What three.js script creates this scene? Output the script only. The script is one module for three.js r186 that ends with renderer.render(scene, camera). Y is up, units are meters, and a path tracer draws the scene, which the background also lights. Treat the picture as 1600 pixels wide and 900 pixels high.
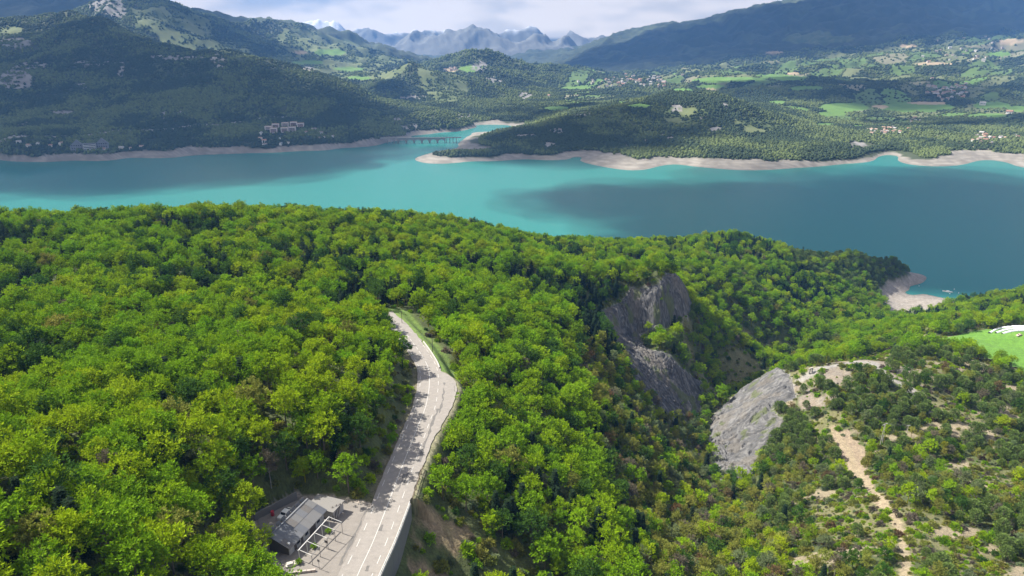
import * as THREE from 'three';
import { mergeGeometries } from 'three/addons/utils/BufferGeometryUtils.js';
import { RoundedBoxGeometry } from 'three/addons/geometries/RoundedBoxGeometry.js';

// ---------------------------------------------------------------- camera, sky, sun, exposure
const scene = new THREE.Scene();
const PITCH = 19.75 * Math.PI / 180, EYE = 300, FOCAL = 1086;      // a drone 300 m above the lake
const camera = new THREE.PerspectiveCamera(2 * Math.atan(450 / FOCAL) * 180 / Math.PI, 16 / 9, 1, 60000);
camera.position.set(0, EYE, 0);
camera.rotation.set(-PITCH, 0, 0);
scene.add(camera);
const renderer = new THREE.WebGLRenderer({ antialias: true });
renderer.setSize(1024, 576);
renderer.toneMapping = THREE.LinearToneMapping;
renderer.toneMappingExposure = 2.2;
renderer.shadowMap.enabled = true;

// noise
function mulberry(a) { return () => { a |= 0; a = a + 0x6D2B79F5 | 0; let t = Math.imul(a ^ a >>> 15, 1 | a); t = t + Math.imul(t ^ t >>> 7, 61 | t) ^ t; return ((t ^ t >>> 14) >>> 0) / 4294967296; }; }
const hash2 = (x, y) => { let h = Math.imul(x, 374761393) + Math.imul(y, 668265263) | 0; h = Math.imul(h ^ h >>> 13, 1274126177); return ((h ^ h >>> 16) >>> 0) / 4294967296; };
function vnoise(x, y) {
  const ix = Math.floor(x), iy = Math.floor(y), fx = x - ix, fy = y - iy;
  const ux = fx * fx * fx * (fx * (fx * 6 - 15) + 10), uy = fy * fy * fy * (fy * (fy * 6 - 15) + 10);
  const a = hash2(ix, iy), b = hash2(ix + 1, iy), c = hash2(ix, iy + 1), d = hash2(ix + 1, iy + 1);
  return a + (b - a) * ux + (c - a) * uy + (a - b - c + d) * ux * uy;
}
function fbm(x, y, n = 4) { let s = 0, a = 0.5, t = 0; for (let i = 0; i < n; i++) { s += a * vnoise(x, y); t += a; a *= 0.5; const q = x * 1.62 - y * 1.21; y = x * 1.21 + y * 1.62 + 17.3; x = q + 5.1; } return s / t; }
const clamp = (v, a = 0, b = 1) => v < a ? a : v > b ? b : v;
const smooth = (a, b, v) => { const t = clamp((v - a) / (b - a)); return t * t * (3 - 2 * t); };
const mix = (a, b, t) => a + (b - a) * t;
const mix3 = (a, b, t) => [a[0] + (b[0] - a[0]) * t, a[1] + (b[1] - a[1]) * t, a[2] + (b[2] - a[2]) * t];

// sky: blue air with broken sunlit cloud, the same all round
{
  const w = 2048, h = 1024, data = new Float32Array(w * h * 4);
  for (let j = 0; j < h; j++) {
    const el = ((j + 0.5) / h - 0.5) * Math.PI, se = Math.max(Math.sin(el), 0.0);
    for (let i = 0; i < w; i++) {
      const az = ((i + 0.5) / w) * 2 * Math.PI;
      const k = Math.pow(1 - se, 5);
      let c = mix3([0.13, 0.27, 0.60], [0.98, 0.98, 0.96], k);
      const r = 1 / (se + 0.12), X = Math.cos(az) * r, Y = Math.sin(az) * r, low = Math.pow(1 - se, 8);
      const high = fbm(X * 1.25 + 40, Y * 1.25 + 9, 5) + 0.16 * (fbm(X * 4 + 3, Y * 4 + 70, 4) - 0.5), heap = fbm(az * 7 + 3, el * 24 + 8, 5);
      const cov = smooth(0.40, 0.56, mix(high - 0.05, heap + 0.19, low));
      const lit = smooth(0.3, 0.62, mix(fbm(X * 2.6 + 90, Y * 2.6 + 31, 4), fbm(az * 13 + 50, el * 48 + 2, 4), low));
      c = mix3(c, mix3([1.22, 1.12, 1.0], [1.8, 1.58, 1.32], lit), cov * 0.93);
      if (el < 0) c = [0.20, 0.24, 0.24];
      const o = (j * w + i) * 4; data[o] = c[0]; data[o + 1] = c[1]; data[o + 2] = c[2]; data[o + 3] = 1;
    }
  }
  const t = new THREE.DataTexture(data, w, h, THREE.RGBAFormat, THREE.FloatType);
  t.mapping = THREE.EquirectangularReflectionMapping; t.magFilter = t.minFilter = THREE.LinearFilter; t.wrapS = THREE.RepeatWrapping; t.needsUpdate = true;
  scene.background = t; scene.environment = t;
  scene.backgroundIntensity = scene.environmentIntensity = 0.42;
}
const SUN = new THREE.Vector3(-2.9, 3.3, -1.3).normalize();          // high on the left, a little ahead of the camera
const sun = new THREE.DirectionalLight(new THREE.Color(1, 0.95, 0.86), 5);
sun.position.copy(SUN).multiplyScalar(3000).add(new THREE.Vector3(0, 0, -600)); sun.castShadow = true;
sun.shadow.mapSize.set(4096, 4096);
Object.assign(sun.shadow.camera, { left: -1500, right: 1500, top: 1500, bottom: -1500, near: 10, far: 9000 });
sun.target.position.set(0, 0, -600); scene.add(sun, sun.target);
scene.fog = new THREE.FogExp2(new THREE.Color().setRGB(0.17, 0.43, 1.0), 0.000068);

// ---------------------------------------------------------------- names, labels, small builders
const taken = {};
function numbered(n) { const k = taken[n] = (taken[n] ?? -1) + 1; return k ? n + '_' + String(k).padStart(3, '0') : n; }
function tag(o, label, category, group) { o.userData.label = label; o.userData.category = category; if (group) o.userData.group = group; return o; }
function shadows(o) { o.castShadow = true; o.receiveShadow = true; return o; }
function structure(name, geo, mat) { const m = shadows(new THREE.Mesh(geo, mat)); m.name = numbered(name); m.userData.kind = 'structure'; scene.add(m); return m; }
function thing(name, label, category, group) { const g = new THREE.Group(); g.name = numbered(name); tag(g, label, category, group); scene.add(g); return g; }
function part(name, geo, mat, parent) { const m = shadows(new THREE.Mesh(geo, mat)); m.name = name; parent.add(m); return m; }
const std = (r, g, b, rough = 0.85, more = {}) => new THREE.MeshStandardMaterial({ color: new THREE.Color().setRGB(r, g, b), roughness: rough, ...more });
const box = (w, h, d, x = 0, y = 0, z = 0) => new THREE.BoxGeometry(w, h, d).translate(x, y, z);
const rbox = (w, h, d, r, x = 0, y = 0, z = 0) => new RoundedBoxGeometry(w, h, d, 2, r).translate(x, y, z);
function bar(a, b, r, n = 6, r2 = r) {                               // a round bar between two points
  const A = new THREE.Vector3(...a), B = new THREE.Vector3(...b), d = B.clone().sub(A), g = new THREE.CylinderGeometry(r2, r, d.length(), n);
  g.applyQuaternion(new THREE.Quaternion().setFromUnitVectors(new THREE.Vector3(0, 1, 0), d.clone().normalize()));
  return g.translate(...A.add(B).multiplyScalar(0.5).toArray());
}
function beam(a, b, w, h) {                                          // a square bar between two points
  const A = new THREE.Vector3(...a), B = new THREE.Vector3(...b), d = B.clone().sub(A), L = d.length(), g = new THREE.BoxGeometry(w, h, L);
  const q = new THREE.Quaternion().setFromRotationMatrix(new THREE.Matrix4().lookAt(A, B, Math.abs(d.y / L) > 0.99 ? new THREE.Vector3(0, 0, 1) : new THREE.Vector3(0, 1, 0)));
  return g.applyQuaternion(q).translate(...A.clone().add(B).multiplyScalar(0.5).toArray());
}
function join(list) { return mergeGeometries(list.map((g) => { const n = g.index ? g.toNonIndexed() : g; for (const k of Object.keys(n.attributes)) if (k !== 'position' && k !== 'normal') n.deleteAttribute(k); return n; })); }

// ---------------------------------------------------------------- the lie of the land
// surveyed points: a sight line from the drone (as two photo coordinates) and how far out, or how high, it meets the ground
const sight = (px, py) => { const u = (px - 800) / FOCAL, v = (450 - py) / FOCAL; return [u, v * Math.cos(PITCH) - Math.sin(PITCH), Math.cos(PITCH) + v * Math.sin(PITCH)]; };
const atD = (px, py, d) => { const [u, up, f] = sight(px, py), t = d / f; return [u * t, d, EYE + up * t]; };
const atH = (px, py, h) => { const [u, up, f] = sight(px, py), t = (h - EYE) / up; return [u * t, f * t, h]; };

function thinPlate(P, lambda) {                                      // P: [a, b, value]; returns f(a, b)
  const n = P.length, N = n + 3, A = [], phi = (r2) => r2 < 1e-12 ? 0 : 0.5 * r2 * Math.log(r2);
  for (let i = 0; i < N; i++) A.push(new Float64Array(N + 1));
  for (let i = 0; i < n; i++) {
    for (let j = 0; j < n; j++) A[i][j] = phi((P[i][0] - P[j][0]) ** 2 + (P[i][1] - P[j][1]) ** 2) + (i === j ? lambda : 0);
    A[i][n] = A[n][i] = 1; A[i][n + 1] = A[n + 1][i] = P[i][0]; A[i][n + 2] = A[n + 2][i] = P[i][1]; A[i][N] = P[i][2];
  }
  for (let c = 0; c < N; c++) {
    let p = c; for (let r = c + 1; r < N; r++) if (Math.abs(A[r][c]) > Math.abs(A[p][c])) p = r;
    [A[c], A[p]] = [A[p], A[c]];
    for (let r = c + 1; r < N; r++) { const m = A[r][c] / A[c][c]; if (m) for (let k = c; k <= N; k++) A[r][k] -= m * A[c][k]; }
  }
  const w = new Float64Array(N);
  for (let r = N - 1; r >= 0; r--) { let s = A[r][N]; for (let k = r + 1; k < N; k++) s -= A[r][k] * w[k]; w[r] = s / A[r][r]; }
  return (a, b) => { let s = w[n] + w[n + 1] * a + w[n + 2] * b; for (let i = 0; i < n; i++) s += w[i] * phi((P[i][0] - a) ** 2 + (P[i][1] - b) ** 2); return s; };
}
function lattice(f, a0, a1, na, b0, b1, nb) {                        // samples f and reads it back by cubic interpolation
  const v = new Float64Array(na * nb), sa = (a1 - a0) / (na - 1), sb = (b1 - b0) / (nb - 1);
  for (let j = 0; j < nb; j++) for (let i = 0; i < na; i++) v[j * na + i] = f(a0 + i * sa, b0 + j * sb);
  const cub = (p0, p1, p2, p3, t) => p1 + 0.5 * t * (p2 - p0 + t * (2 * p0 - 5 * p1 + 4 * p2 - p3 + t * (3 * (p1 - p2) + p3 - p0)));
  return (a, b) => {
    const x = clamp((a - a0) / sa, 1, na - 2.001), y = clamp((b - b0) / sb, 1, nb - 2.001), i = Math.floor(x), j = Math.floor(y), fx = x - i, fy = y - j;
    const row = (k) => { const o = (j + k) * na + i; return cub(v[o - 1], v[o], v[o + 1], v[o + 2], fx); };
    return cub(row(-1), row(0), row(1), row(2), fy);
  };
}

// the near side: hillside, road bench, ravine, headland (x, distance ahead, height above the lake)
const nearPts = [
  [0, 0, 203], [0, 60, 196], [-36, 100, 188.6], [-34, 130, 187], [-32, 155, 186], [-31, 179, 185], [-30, 218, 182.7], [-38, 257, 181], [-51, 287, 179], [-80, 312, 177.5], [-52, 128, 187], [-55, 145, 187],
  [-48, 175, 194], [-50, 205, 193], [-58, 235, 190], [-72, 268, 187], [-75, 145, 198], [-80, 110, 208], [-70, 95, 210], [-76, 70, 214], [-122, 170, 202], [-120, 240, 192], [-100, 200, 197], [-180, 200, 203], [-228, 314, 188], [-150, 350, 183], [-160, 100, 222], [-300, 250, 203], [-353, 470, 178], [-230, 490, 176], [-155, 548, 161], [-57, 604, 141], [119, 694, 94], [-480, 500, 178],
  [-350, 620, 125], [-230, 650, 122], [-100, 720, 95], [30, 770, 68], [-420, 980, -2], [-150, 965, -2], [100, 930, -2], [-600, 900, 20], [-600, 600, 150],
  [-55, 312, 178], [0, 376, 155], [37, 372, 144], [-14, 245, 172], [-79, 411, 163], [0, 539, 135], [55, 574, 115], [99, 572, 112], [-10, 300, 166], [-40, 340, 172],
  [72, 456, 124], [106, 462, 133], [129, 471, 121], [91, 453, 101], [112, 456, 101], [68, 412, 110], [56, 398, 128], [72, 384, 113], [92, 370, 92], [86, 398, 92], [106, 390, 72], [108, 426, 97], [128, 429, 73], [115, 445, 101],
  [174, 496, 76], [228, 580, 70], [146, 500, 98], [258, 662, 64], [266, 822, 66], [191, 772, 74], [391, 812, 44], [350, 806, 52], [445, 840, 38], [497, 862, 27], [415, 774, 20], [331, 673, 35], [90, 520, 118], [150, 560, 98],
  [266, 905, -2], [190, 925, -2], [400, 895, -2], [500, 893, -2],
  [46, 388, 131], [51, 333, 123], [61, 289, 121], [73, 285, 106], [46, 210, 135], [66, 196, 127], [30, 260, 150], [25, 320, 146],
  [120, 395, 60], [121, 351, 66], [116, 325, 72], [94, 275, 91], [87, 221, 115], [153, 463, 52], [221, 544, 40], [305, 638, 27], [378, 705, 15],
  [170, 374, 100], [173, 421, 84], [160, 352, 96], [142, 351, 79], [129, 314, 80], [149, 333, 90], [147, 372, 84],
  [186, 387, 106], [218, 389, 110], [173, 307, 106], [169, 328, 105], [186, 303, 109], [155, 235, 125], [128, 187, 135], [106, 208, 120], [228, 285, 112], [166, 196, 129], [309, 375, 102], [293, 447, 96], [342, 573, 55], [412, 594, 52], [532, 713, 28], [567, 724, 30], [328, 456, 95], [352, 434, 95.5], [379, 473, 95], [420, 500, 90],
  [500, 450, 108], [660, 690, 48], [400, 250, 142], [730, 820, -8], [300, 180, 152], [200, 100, 165], [600, 800, -1], [720, 960, -14], [260, 480, 72], [250, 430, 98],
  [10, 190, 169], [28, 166, 162], [-20, 146, 177], [-10, 150, 174], [8, 151, 164], [-22, 133, 174], [-19, 185, 179], [-13, 222, 176], [0, 215, 167], [-25, 110, 178], [60, 120, 150],
  // the beach at the ravine's mouth and the bed of the lake
  ...[[1385, 440, 8], [1400, 447, 3.5], [1418, 424, 6], [1448, 432, -0.3], [1422, 447, -0.3], [1440, 456, -0.3], [1462, 462, -0.3], [1492, 467, -0.3], [1380, 460, 6], [1430, 468, 2.5], [1480, 470, 2], [1460, 445, -4], [1500, 455, -6], [1470, 430, -9], [1560, 440, -14]].map(([a, b, h]) => atH(a, b, h)),
  [-600, 1150, -30], [-200, 1150, -30], [200, 1150, -30], [500, 1150, -30], [800, 1150, -30], [300, 1010, -18], [600, 1000, -16], [0, 1040, -20],
];
const nearRaw = thinPlate(nearPts.map(([x, d, h]) => [x / 100, d / 100, h]), 0.004);
const nearLat = lattice((x, d) => nearRaw(x / 100, d / 100), -800, 1000, 401, -20, 1260, 285);

// the far side
const farPts = [
  ...[[-120, 253], [0, 250], [120, 251], [200, 247], [300, 243], [400, 239], [470, 236], [530, 232], [600, 224], [640, 214], [700, 206], [742, 197], [757, 195], [738, 207], [727, 216], [716, 225], [690, 235], [660, 243], [740, 252], [830, 249], [900, 245], [930, 258], [1000, 266], [1060, 257], [1105, 262], [1180, 266], [1250, 262], [1320, 256], [1368, 248], [1346, 237], [1388, 242], [1440, 259], [1500, 258], [1545, 250], [1600, 262], [1720, 268]].map(([a, b]) => [...atH(a, b, 0), 1]),
  ...[[0, 320], [200, 280], [400, 270], [560, 250], [620, 233], [800, 300], [1000, 300], [1200, 300], [1400, 290], [1550, 290], [800, 270], [1800, 300], [-200, 300]].map(([a, b]) => atH(a, b, -18)),
  ...[[655, 218], [690, 213], [720, 207], [742, 202]].map(([a, b]) => atH(a, b, -4)),
  ...[[0, 238], [150, 236], [250, 231], [400, 226], [500, 221], [580, 214], [630, 205], [700, 197]].map(([a, b]) => atH(a, b, 19)),
  ...[[1335, 230], [1365, 230], [1405, 231], [700, 240], [760, 239], [850, 238], [950, 243], [1100, 246], [1250, 249], [1325, 243], [1450, 240], [1560, 237], [1680, 242]].map(([a, b]) => atH(a, b, 14)),
  ...[[0, 200, 2050], [0, 150, 2400], [0, 120, 2650], [0, 60, 3250], [0, 33, 3500], [50, 38, 3450], [75, 25, 3480], [110, 13, 3480], [140, 25, 3420], [180, 42, 3330], [240, 68, 3180], [300, 84, 3050], [340, 82, 3000], [400, 88, 2900], [460, 105, 2800], [520, 125, 2700], [580, 150, 2620], [640, 166, 2560], [700, 181, 2540], [735, 190, 2560],
    [100, 120, 2650], [100, 190, 2120], [250, 130, 2560], [250, 190, 2150], [400, 150, 2420], [400, 195, 2130], [520, 175, 2330], [500, 205, 2140], [600, 190, 2330], [40, 80, 3000],
    [165, -12, 4600], [140, 6, 4600], [230, 0, 4500], [300, 38, 4350], [350, 65, 4250], [250, 45, 4000], [60, 60, 4800],
    [-60, -5, 7500], [0, 5, 7500], [60, 3, 7500], [120, 5, 7500], [300, 32, 7200], [345, 32, 7000], [385, 46, 6800],
    [430, 38, 6000], [470, 38, 6000], [500, 45, 5900], [540, 58, 5800], [580, 78, 5700], [620, 95, 5500], [655, 105, 5300], [450, 75, 5000], [500, 72, 5200], [560, 90, 5000], [490, 100, 4200], [540, 112, 4100], [600, 106, 4700], [560, 122, 3800],
    [600, 125, 3500], [640, 98, 3500], [690, 121, 3450], [650, 140, 3200], [640, 165, 2850], [720, 150, 3200], [740, 172, 2900],
    [735, 80, 4600], [700, 101, 4600], [780, 105, 4500], [830, 118, 4400], [870, 135, 4200], [740, 112, 4200], [760, 130, 3800], [800, 150, 3500], [880, 152, 3500], [690, 107, 4400],
    [820, 175, 2900], [770, 191, 2650], [900, 165, 2900],
    [800, 215, 2080], [850, 195, 2250], [900, 175, 2450], [960, 165, 2500], [1020, 152, 2520], [1080, 143, 2480], [1115, 139, 2450], [1180, 160, 2420], [1240, 185, 2350], [1290, 208, 2180], [1318, 228, 2030], [1100, 200, 2080], [1000, 205, 2080], [900, 215, 2020], [1200, 215, 2050], [750, 236, 1960],
    [1000, 140, 3600], [1100, 135, 3500], [1200, 150, 3000], [1300, 165, 2850], [1300, 195, 2450], [1400, 170, 2850], [1400, 205, 2210], [1500, 170, 2850], [1500, 210, 2130], [1600, 165, 2850], [1600, 210, 2130], [1450, 226, 1985],
    [950, 125, 4300], [900, 130, 4300], [1000, 118, 4700], [1100, 112, 4800], [1200, 105, 4900], [1300, 115, 4000], [1300, 95, 5000], [1400, 115, 3900], [1400, 90, 4800], [1500, 110, 3900], [1500, 80, 4800], [1600, 100, 3900], [1600, 55, 5200], [880, 118, 5500], [930, 105, 6500],
    [870, 100, 7500], [900, 85, 8500], [940, 68, 8500], [990, 50, 8500], [1040, 47, 8300], [1090, 43, 8000], [1120, 33, 8000], [1150, 25, 8000], [1200, 12, 8000], [1250, -2, 8000], [1330, -25, 8200], [1450, -60, 8500], [1600, -80, 8500], [1750, -80, 8500], [1000, 80, 7000], [1100, 78, 6500], [1200, 60, 6800], [1300, 50, 6500], [1400, 30, 6500], [1500, 20, 6400], [1600, 5, 6500],
    [110, 45, 3950], [180, 75, 3750], [240, 90, 3600], [300, 100, 3500], [345, 98, 3400], [400, 104, 3300], [460, 122, 3200], [520, 142, 3080], [580, 162, 2950], [40, 60, 4000], [640, 128, 3950], [735, 108, 5300], [690, 128, 4000], [1110, 165, 2750], [1020, 170, 2800], [-250, 60, 3400], [-250, 200, 2000], [1800, 100, 3900], [1800, 210, 2130], [1800, 0, 6500], [780, 112, 6500], [700, 112, 7000]].map(([a, b, d]) => atD(a, b, d)),
  ...[-1.1, -0.6, -0.3, -0.1, 0.1, 0.4, 0.8, 1.1].flatMap((b) => [[b * 11000, 11000, 120], [b * 14000, 14000, 40]]),
];
const LOG = (d) => Math.log(d / 1000);
const farRaw = thinPlate(farPts.map(([x, d, h]) => [x / d, LOG(d), h]), 1e-5);
const farLat = lattice(farRaw, -1.3, 1.3, 209, LOG(1000), LOG(15000), 217);
// road: centre line on an even 5 % grade
const grade = (d) => 193.6 - 0.05 * d;
const onGrade = (px, py) => { const [u, up, f] = sight(px, py), t = (EYE - 193.6) / (-up - 0.05 * f); return [u * t, f * t]; };
const centrePx = [[558, 900], [582, 848], [605, 790], [625, 737], [652, 668], [665.5, 633], [671, 596], [669, 575], [660, 557], [647, 538], [629, 515], [616, 502]];
const roadCtl = [[-37.5, 60], [-36.4, 95], ...centrePx.map(([a, b]) => onGrade(a, b)), [-60, 304]];
const roadCurve = new THREE.CatmullRomCurve3(roadCtl.map(([x, d]) => new THREE.Vector3(x, grade(d), -d)), false, 'centripetal');
const ROAD_N = 400, roadPts = roadCurve.getSpacedPoints(ROAD_N).map((p) => [p.x, -p.z]);
const roadLen = roadCurve.getLength();
const roadDir = roadPts.map((p, i) => { const a = roadPts[Math.max(0, i - 1)], b = roadPts[Math.min(ROAD_N, i + 1)], l = Math.hypot(b[0] - a[0], b[1] - a[1]); return [(b[0] - a[0]) / l, (b[1] - a[1]) / l]; });
function toRoad(x, d) {                                              // [signed offset (right positive), index]
  let best = 1e9, k = 0;
  for (let i = 0; i <= ROAD_N; i += 4) { const q = (roadPts[i][0] - x) ** 2 + (roadPts[i][1] - d) ** 2; if (q < best) { best = q; k = i; } }
  for (let i = Math.max(0, k - 4), e = Math.min(ROAD_N, k + 4); i <= e; i++) { const q = (roadPts[i][0] - x) ** 2 + (roadPts[i][1] - d) ** 2; if (q < best) { best = q; k = i; } }
  const s = (x - roadPts[k][0]) * roadDir[k][1] - (d - roadPts[k][1]) * roadDir[k][0];
  return [Math.sign(s || 1) * Math.sqrt(best), k];
}
// paved width to the left and right of the centre line, by distance ahead
const ramp = (t, x) => { for (let i = 1; i < t.length; i++) if (x < t[i][0]) return mix(t[i - 1][1], t[i][1], clamp((x - t[i - 1][0]) / (t[i][0] - t[i - 1][0]))); return t[t.length - 1][1]; };
const leftWidth = (d) => 4.4, rightWidth = (d) => ramp([[120, 4.9], [150, 5.6], [168, 5.6], [185, 6.4], [205, 8.6], [222, 10], [229, 8.6], [236, 4.6], [252, 3.9], [400, 3.8]], d);
// forecourt in front of the shed
const yard = [[-37.0, 116], [-36.5, 128], [-36.4, 149], [-38, 151], [-46, 153], [-57, 154], [-64, 145], [-59, 134], [-54.5, 127.5], [-52, 122], [-48, 116]];
function inside(poly, x, y) { let c = false; for (let i = 0, j = poly.length - 1; i < poly.length; j = i++) { const [a, b] = poly[i], [e, f] = poly[j]; if ((b > y) !== (f > y) && x < (e - a) * (y - b) / (f - b) + a) c = !c; } return c; }
function edgeDist(poly, x, y) { let m = 1e9; for (let i = 0, j = poly.length - 1; i < poly.length; j = i++) { const [a, b] = poly[i], [e, f] = poly[j], t = clamp(((x - a) * (e - a) + (y - b) * (f - b)) / ((e - a) ** 2 + (f - b) ** 2 || 1)); m = Math.min(m, Math.hypot(x - a - t * (e - a), y - b - t * (f - b))); } return m; }

function nearH(x, d) {
  let h = nearLat(x, d);
  const up = smooth(4, 22, h);
  h += up * (7 * (fbm(x / 60 + 3, d / 60, 3) - 0.5) + 2.2 * (fbm(x / 15, d / 15 + 9, 3) - 0.5)) + (1 - up) * 0.6 * (fbm(x / 20, d / 20, 3) - 0.5) * smooth(-1, 3, h);
  if (d < 380 && x < 30 && x > -160) {
    const [s, k] = toRoad(x, d), g = grade(roadPts[k][1]);
    const L = leftWidth(d), R = rightWidth(d), wall = d < 153;
    const w = s < 0 ? 1 - smooth(L + 0.4, L + 9, -s) : 1 - (wall ? smooth(R - 1.6, R + 0.1, s) : smooth(R + 0.8, R + 7, s));
    h = mix(h, g - 0.25, w * smooth(345, 322, d));
    if (x < -35 && d > 105 && d < 165) { const q = inside(yard, x, d) ? 0 : edgeDist(yard, x, d); h = mix(h, grade(d) - 0.25, 1 - smooth(0.2, 7, q)); }
  }
  return h;
}
function farH(x, d) {
  const b = clamp(x / d, -1.28, 1.28);
  let h = farLat(b, LOG(clamp(d, 1001, 14900)));
  const k = smooth(6, 90, h), big = smooth(2500, 7000, d);
  if (k > 0) {
    const n1 = 1 - Math.abs(2 * fbm(x / 420 + 7, d / 420 + 1, 4) - 1), n2 = fbm(x / 120, d / 120 + 40, 4) - 0.5;
    h += k * ((n1 - 0.72) * mix(44, 210, big) + n2 * mix(18, 50, big));
  }
  h += smooth(-2, 6, h) * (1 - k) * 4 * (fbm(x / 45, d / 45, 3) - 0.5);
  return h;
}
const H = (x, d) => d < 1060 ? nearH(x, d) : d > 1160 ? farH(x, d) : mix(nearH(x, d), farH(x, d), smooth(1060, 1160, d));
function ground(px, py, from = 60, lift = 0) {                       // where a sight line meets the land (or the lake)
  const [u, up, f] = sight(px, py);
  let t = from, t0 = from;
  for (let i = 0; i < 4000; i++) { const x = u * t, d = f * t, y = EYE + up * t; if (y < Math.max(H(x, d), 0) + lift) break; t0 = t; t += Math.max(1.2, t * 0.004); if (t > 15000) break; }
  for (let i = 0; i < 12; i++) { const m = (t + t0) / 2; if (EYE + up * m < Math.max(H(u * m, f * m), 0) + lift) t = m; else t0 = m; }
  return [u * t, f * t];
}
const area = (px, from) => px.map(([a, b]) => ground(a, b, from));
// bounding boxes make the polygon tests cheap
const region = (poly) => { const xs = poly.map((p) => p[0]), ds = poly.map((p) => p[1]); return { poly, x0: Math.min(...xs), x1: Math.max(...xs), d0: Math.min(...ds), d1: Math.max(...ds) }; };
const hit = (r, x, d, m = 0) => x >= r.x0 - m && x <= r.x1 + m && d >= r.d0 - m && d <= r.d1 + m && (inside(r.poly, x, d) || (m > 0 && edgeDist(r.poly, x, d) < m));
// ---------------------------------------------------------------- what covers the ground
const scarA = region(area([[938, 486], [962, 476], [985, 450], [1030, 446], [1080, 470], [1078, 495], [1040, 515], [1000, 524], [1015, 548], [1060, 572], [1098, 598], [1094, 640], [1045, 657], [1005, 612], [970, 560]], 380));
const scarB = region(area([[1108, 655], [1140, 625], [1195, 588], [1238, 594], [1244, 622], [1205, 640], [1232, 660], [1205, 692], [1170, 745], [1125, 752], [1110, 700]], 300));
const meadow = region([[314, 472], [318, 430], [330, 398], [440, 388], [440, 470], [400, 496], [345, 490]]);
const bareEarth = region(area([[1288, 682], [1325, 670], [1352, 700], [1362, 752], [1385, 790], [1372, 795], [1345, 760], [1315, 715]], 200));
const spoil = region(area([[1240, 600], [1290, 570], [1345, 560], [1420, 570], [1450, 630], [1420, 640], [1330, 600], [1290, 640], [1250, 640]], 250));
const dirtBank = region([[-26, 153], [-26, 138], [-20, 132], [-9, 140], [-4, 152], [-12, 160], [-20, 158]]);
const clearing = region(area([[955, 416], [975, 404], [1010, 408], [1005, 420]], 420));
const track1 = area([[1300, 668], [1325, 700], [1345, 742], [1370, 772], [1393, 800], [1412, 835], [1416, 870], [1412, 910]], 150);
const track2 = area([[1250, 595], [1300, 572], [1335, 565], [1362, 566], [1388, 590], [1420, 606], [1445, 640]], 250);
const track3 = area([[1433, 522], [1450, 535], [1490, 556], [1520, 570]], 300);
const lineDist = (line, x, y) => { let m = 1e9; for (let i = 1; i < line.length; i++) { const [a, b] = line[i - 1], [e, f] = line[i], t = clamp(((x - a) * (e - a) + (y - b) * (f - b)) / ((e - a) ** 2 + (f - b) ** 2 || 1)); m = Math.min(m, Math.hypot(x - a - t * (e - a), y - b - t * (f - b))); } return m; };

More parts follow.
